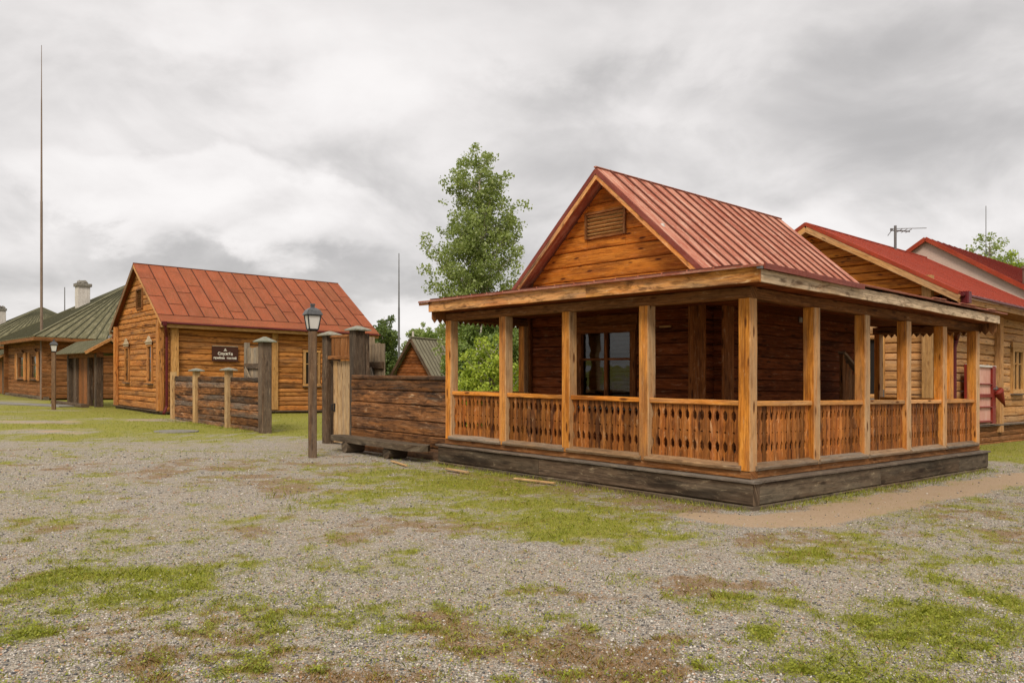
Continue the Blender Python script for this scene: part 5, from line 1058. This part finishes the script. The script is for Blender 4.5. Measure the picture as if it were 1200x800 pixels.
# ------------------------------------------------------------------ trees
def leaves(name, mat, centers, radii, per, size, parent, flat=.75, sd=1):
    rg = np.random.default_rng(sd); n = len(centers)
    cnt = np.maximum(3, (per * (radii / radii.mean()) ** 2).astype(int)); idx = np.repeat(np.arange(n), cnt); m = len(idx)
    d = rg.normal(0, 1, (m, 3)); d /= np.linalg.norm(d, axis=1)[:, None]; r = rg.random(m) ** .45
    p = centers[idx] + d * (r * radii[idx])[:, None] * np.array([1, 1, flat])
    a = rg.normal(0, 1, (m, 3)); a[:, 2] -= .35; a /= np.linalg.norm(a, axis=1)[:, None]; b = np.cross(a, rg.normal(0, 1, (m, 3))); b /= np.linalg.norm(b, axis=1)[:, None] + 1e-9
    s = size * rg.uniform(.6, 1.35, m)[:, None]
    v = np.stack([p - a * s * .55, p + b * s * .36, p + a * s * .6, p - b * s * .36], 1).reshape(-1, 3)
    ct = rg.random(n); t = np.clip(.55 * ct[idx] + .45 * rg.random(m), 0, 1)
    col = np.repeat(np.stack([t, 0 * t, rg.random(m), 1 + 0 * t], 1), 4, 0)
    return np_mesh(name, v, 4, np.arange(m * 4), None, col, mat, parent, parent_loc(parent))
def tree(name, label, x, y, h, prof, nclump, per, size, lm, bark=BARK, tr=.16, cr=.42, sd=1, group=None, bare=.12, cat='tree', stems=1, ybase=0.0):
    """prof: list of (height fraction, crown radius)"""
    rg = np.random.default_rng(sd); t = thing(name, (x, y, 0), label, cat, group); hz = np.array([p[0] for p in prof]) * h; rr = np.array([p[1] for p in prof])
    zz = rg.random(nclump * 3) * (h * prof[-1][0] - hz[0]) + hz[0]; R_ = np.interp(zz, hz, rr); keep = rg.random(len(zz)) < R_ / rr.max(); zz, R_ = zz[keep][:nclump], R_[keep][:nclump]; n = len(zz)
    ang = rg.random(n) * 6.283; rad = R_ * (rg.random(n) ** .55) * rg.uniform(.72, 1.08, n)
    lob = 1 + .22 * np.sin(ang * 3 + zz * 1.7 + sd) + .15 * np.sin(ang * 5 - zz * 2.9)
    C_ = np.stack([x + np.cos(ang) * rad * lob, y + np.sin(ang) * rad * lob, zz], 1)
    rad_c = cr * rg.uniform(.55, 1.25, n) * np.clip(.55 + .5 * R_ / rr.max(), .5, 1.1)
    mb = MB()
    for k in range(stems):
        ox, oy = (rg.normal(0, .3), rg.normal(0, .3)) if stems > 1 else (0, 0)
        ps = []; rs = []
        for i in range(9): f = i / 8; ps.append((x + ox * (1 + f) + math.sin(f * 4 + sd + k) * .12, y + oy * (1 + f) + math.cos(f * 3 + sd) * .12, ybase + f * h * .96)); rs.append(tr * (1 - f) ** .8 + .012)
        tube(mb, ps, rs, 8)
    for i in range(0, n, max(1, n // 110)):
        c = C_[i]; zb = max(h * bare, c[2] - rg.uniform(.5, 1.3) * max(.4, math.hypot(c[0] - x, c[1] - y))); f = zb / h
        p0 = Vector((x + math.sin(f * 4 + sd) * .12, y + math.cos(f * 3 + sd) * .12, zb)); p1 = Vector(c); md = p0.lerp(p1, .5) + Vector((0, 0, -.06 * (p1 - p0).length))
        r0 = tr * .32 * (1 - f) + .012; tube(mb, [p0, md, p1], [r0, r0 * .6, .006], 5)
    mb.build('trunk', bark, t); leaves('crown', lm, C_, rad_c, per, size, t, .8, sd + 5); return t
tree('birch_tree', 'tall narrow birch with gaps in its crown behind the veranda roof', -1.28, 32, 11.0, [(.14, .8), (.27, 1.45), (.45, 1.95), (.62, 1.9), (.78, 1.55), (.9, 1.05), (.97, .7), (1.0, .35)], 640, 58, .10, L_BIRCH, sd=6, cr=.36, bare=.1)
tree('lilac_bush', 'bright lime green bush behind the left bays of the veranda', -.60, 22.0, 2.75, [(.08, .7), (.35, 1.15), (.7, 1.05), (1.0, .35)], 120, 80, .085, L_LIME, tr=.05, cr=.30, sd=11, cat='bush', stems=4)
tree('leafy_bush', 'mid green bush to the left of the lime bush, against the veranda corner post', -1.5, 23.6, 2.8, [(.1, .35), (.5, .45), (.8, .35), (1.0, .15)], 70, 120, .08, L_MID, tr=.05, cr=.3, sd=12, cat='bush', stems=3)
tree('leafy_tree', 'low green tree filling the gap behind the lime bush', .9, 27.5, 4.3, [(.1, 1.0), (.4, 2.1), (.7, 1.9), (1.0, .5)], 170, 150, .10, L_MID, tr=.09, cr=.45, sd=13, stems=2)
tree('leafy_tree', 'dusky green tree at the foot of the tall birch', -1.15, 29.0, 4.2, [(.1, .7), (.4, 1.05), (.75, .9), (1.0, .3)], 130, 150, .10, L_MID, tr=.09, cr=.42, sd=14, stems=2)
tree('birch_tree', 'loose-crowned birch at the right edge behind the red roofs', 30.1, 50, 11.6, [(.15, 1.6), (.45, 2.9), (.75, 2.3), (.92, 1.2), (1, .4)], 190, 75, .15, L_BIRCH, tr=.2, cr=.55, sd=21)
tree('leafy_tree', 'yellow-green tree below the loose birch at the right edge', 30.9, 48.5, 10.3, [(.2, 1.2), (.5, 2.2), (.8, 1.6), (1, .4)], 120, 150, .15, L_LIME, tr=.2, cr=.6, sd=22)
tree('birch_tree', 'slim birch standing second from the right edge', 32.9, 55, 11.9, [(.2, 1.2), (.5, 1.8), (.8, 1.4), (1, .3)], 90, 140, .15, L_BIRCH, tr=.2, cr=.5, sd=23)
bt = [(-10.3, 64, 6.9, 1.7, L_DARK, 'dark round tree just right of the log house roof end'), (-12.2, 66, 5.9, 1.5, L_DARK, 'dark tree half hidden by the log house roof end'), (-8.0, 70, 6.6, 1.9, L_BIRCH, 'pale green tree behind the barn ridge, left of the mast'),
      (-5.9, 72, 6.9, 2.0, L_BIRCH, 'pale green tree behind the barn, beside the veranda eave'), (-7.0, 66, 5.6, 1.6, L_MID, 'low green tree right of the mast behind the barn'), (-3.4, 74, 6.6, 2.1, L_MID, 'mid green tree mostly hidden behind the veranda corner'), (-13.8, 72, 6.1, 1.8, L_DARK, 'dark tree hidden low behind the log house')]
for i, (x, y, h, r, lm, lab) in enumerate(bt):
    tree('leafy_tree', lab, x, y, h, [(.1, r * .6), (.45, r), (.8, r * .75), (1, .3)], 75, 130, .19, lm, tr=.14, cr=.62, sd=40 + i, group='far trees behind the yard')
# the wood closing the view beyond the village
def far_wood():
    rg = np.random.default_rng(99); n = 420; th = rg.uniform(-.75, .75, n); d = rg.uniform(105, 150, n); x, y = d * np.sin(th), d * np.cos(th); k = np.ones(n, bool)
    hh = rg.uniform(3.0, 5.5, n); c = []; r = []
    for xx, yy, h in zip(x, y, hh):
        for j in range(5): c.append((xx + rg.normal(0, .9), yy + rg.normal(0, .9), h * rg.uniform(.15, 1))); r.append(1.1)
    o = thing('tmp', (0, 0, 0), 'x', 'x'); w = leaves('distant_wood', L_DARK, np.array(c), np.array(r), 26, .55, o, .9, 5); w.parent = None; bpy.data.objects.remove(o); tag(w, kind='stuff')
far_wood()

# ------------------------------------------------------------------ ground cover
make_stones()
make_blades('grass', L_GRASS, 520000, 3.6, 40, 'g', .012, .055, .0030, .0065, .7, (.04, 1.0), 2.0)
make_blades('dry_grass', L_DRY, 190000, 3.6, 20, 'd', .008, .03, .0030, .0065, 1.3, (.10, .9), 2.0)
make_rosettes('clover', L_GRASS, 60000, 3.6, 18)
def tufts():
    """a few taller clumps against the timber and in the gravel"""
    rg = np.random.default_rng(4); P = []
    for (x, y, r, n, h) in [(-3.05, 10.6, .22, 90, .09), (-3.9, 5.95, .35, 260, .05), (-1.95, 11.2, .12, 50, .07), (2.9, 5.2, .5, 240, .05), (3.5, 6.1, .5, 240, .045), (.9, 6.6, .12, 50, .05), (-2.6, 9.9, .18, 60, .07), (-3.4, 6.1, .3, 120, .05)]:
        for i in range(n): P.append((x + rg.normal(0, r), y + rg.normal(0, r), h))
    for i in range(1300):
        a = rg.uniform(-.1, 6.6); q = M(a, -.16 - abs(rg.normal(0, .10)), 0); P.append((q.x, q.y, .075))
    for i in range(1500):
        b = rg.uniform(-.1, 8.4); q = M(-.16 - abs(rg.normal(0, .12)), b, 0); P.append((q.x, q.y, .075))
    for i in range(500):
        a = rg.uniform(16.5, 24.5); q = M(a, .5 - abs(rg.normal(0, .1)), 0); P.append((q.x, q.y, .12))
    P = np.array(P); x, y, h = P.T; n = len(x); h = h * rg.uniform(.4, 1.3, n); th = rg.random(n) * 6.283; w = .006; ph = rg.random(n) * 6.283; L_ = h * rg.uniform(.2, .9, n)
    z = gz(x, y); b = np.stack([x, y, z - .01], 1); s1 = np.stack([np.cos(th) * w / 2, np.sin(th) * w / 2, 0 * x], 1); l = np.stack([np.cos(ph) * L_, np.sin(ph) * L_, 0 * x], 1); u = np.stack([0 * x, 0 * x, h], 1)
    v = np.stack([b - s1, b + s1, b + l * .35 + u * .6 + s1 * .7, b + l + u, b + l * .35 + u * .6 - s1 * .7], 1).reshape(-1, 3)
    col = np.repeat(np.stack([rg.random(n), 0 * x, rg.random(n), 1 + 0 * x], 1), 5, 0); tag(np_mesh('grass_tufts', v, 5, np.arange(n * 5), None, col, L_GRASS), kind='stuff')
tufts()

# ------------------------------------------------------------------ the site slopes gently: everything keeps its uprights but follows the fall
def settle():
    bpy.context.view_layer.update()
    def root_of(o):
        while o.parent: o = o.parent
        return o
    for o in list(COL.objects):
        if o.type != 'MESH': continue
        me = o.data; n = len(me.vertices)
        if n == 0: continue
        a = np.empty(n * 3, np.float32); me.vertices.foreach_get('co', a); a = a.reshape(-1, 3); a[:, 2] -= SLOPE * a[:, 0]
        me.vertices.foreach_set('co', a.ravel()); me.update()
    for o in COL.objects:
        if o.parent is None and o.type in ('MESH', 'EMPTY'): o.location.z -= SLOPE * o.location.x
settle()
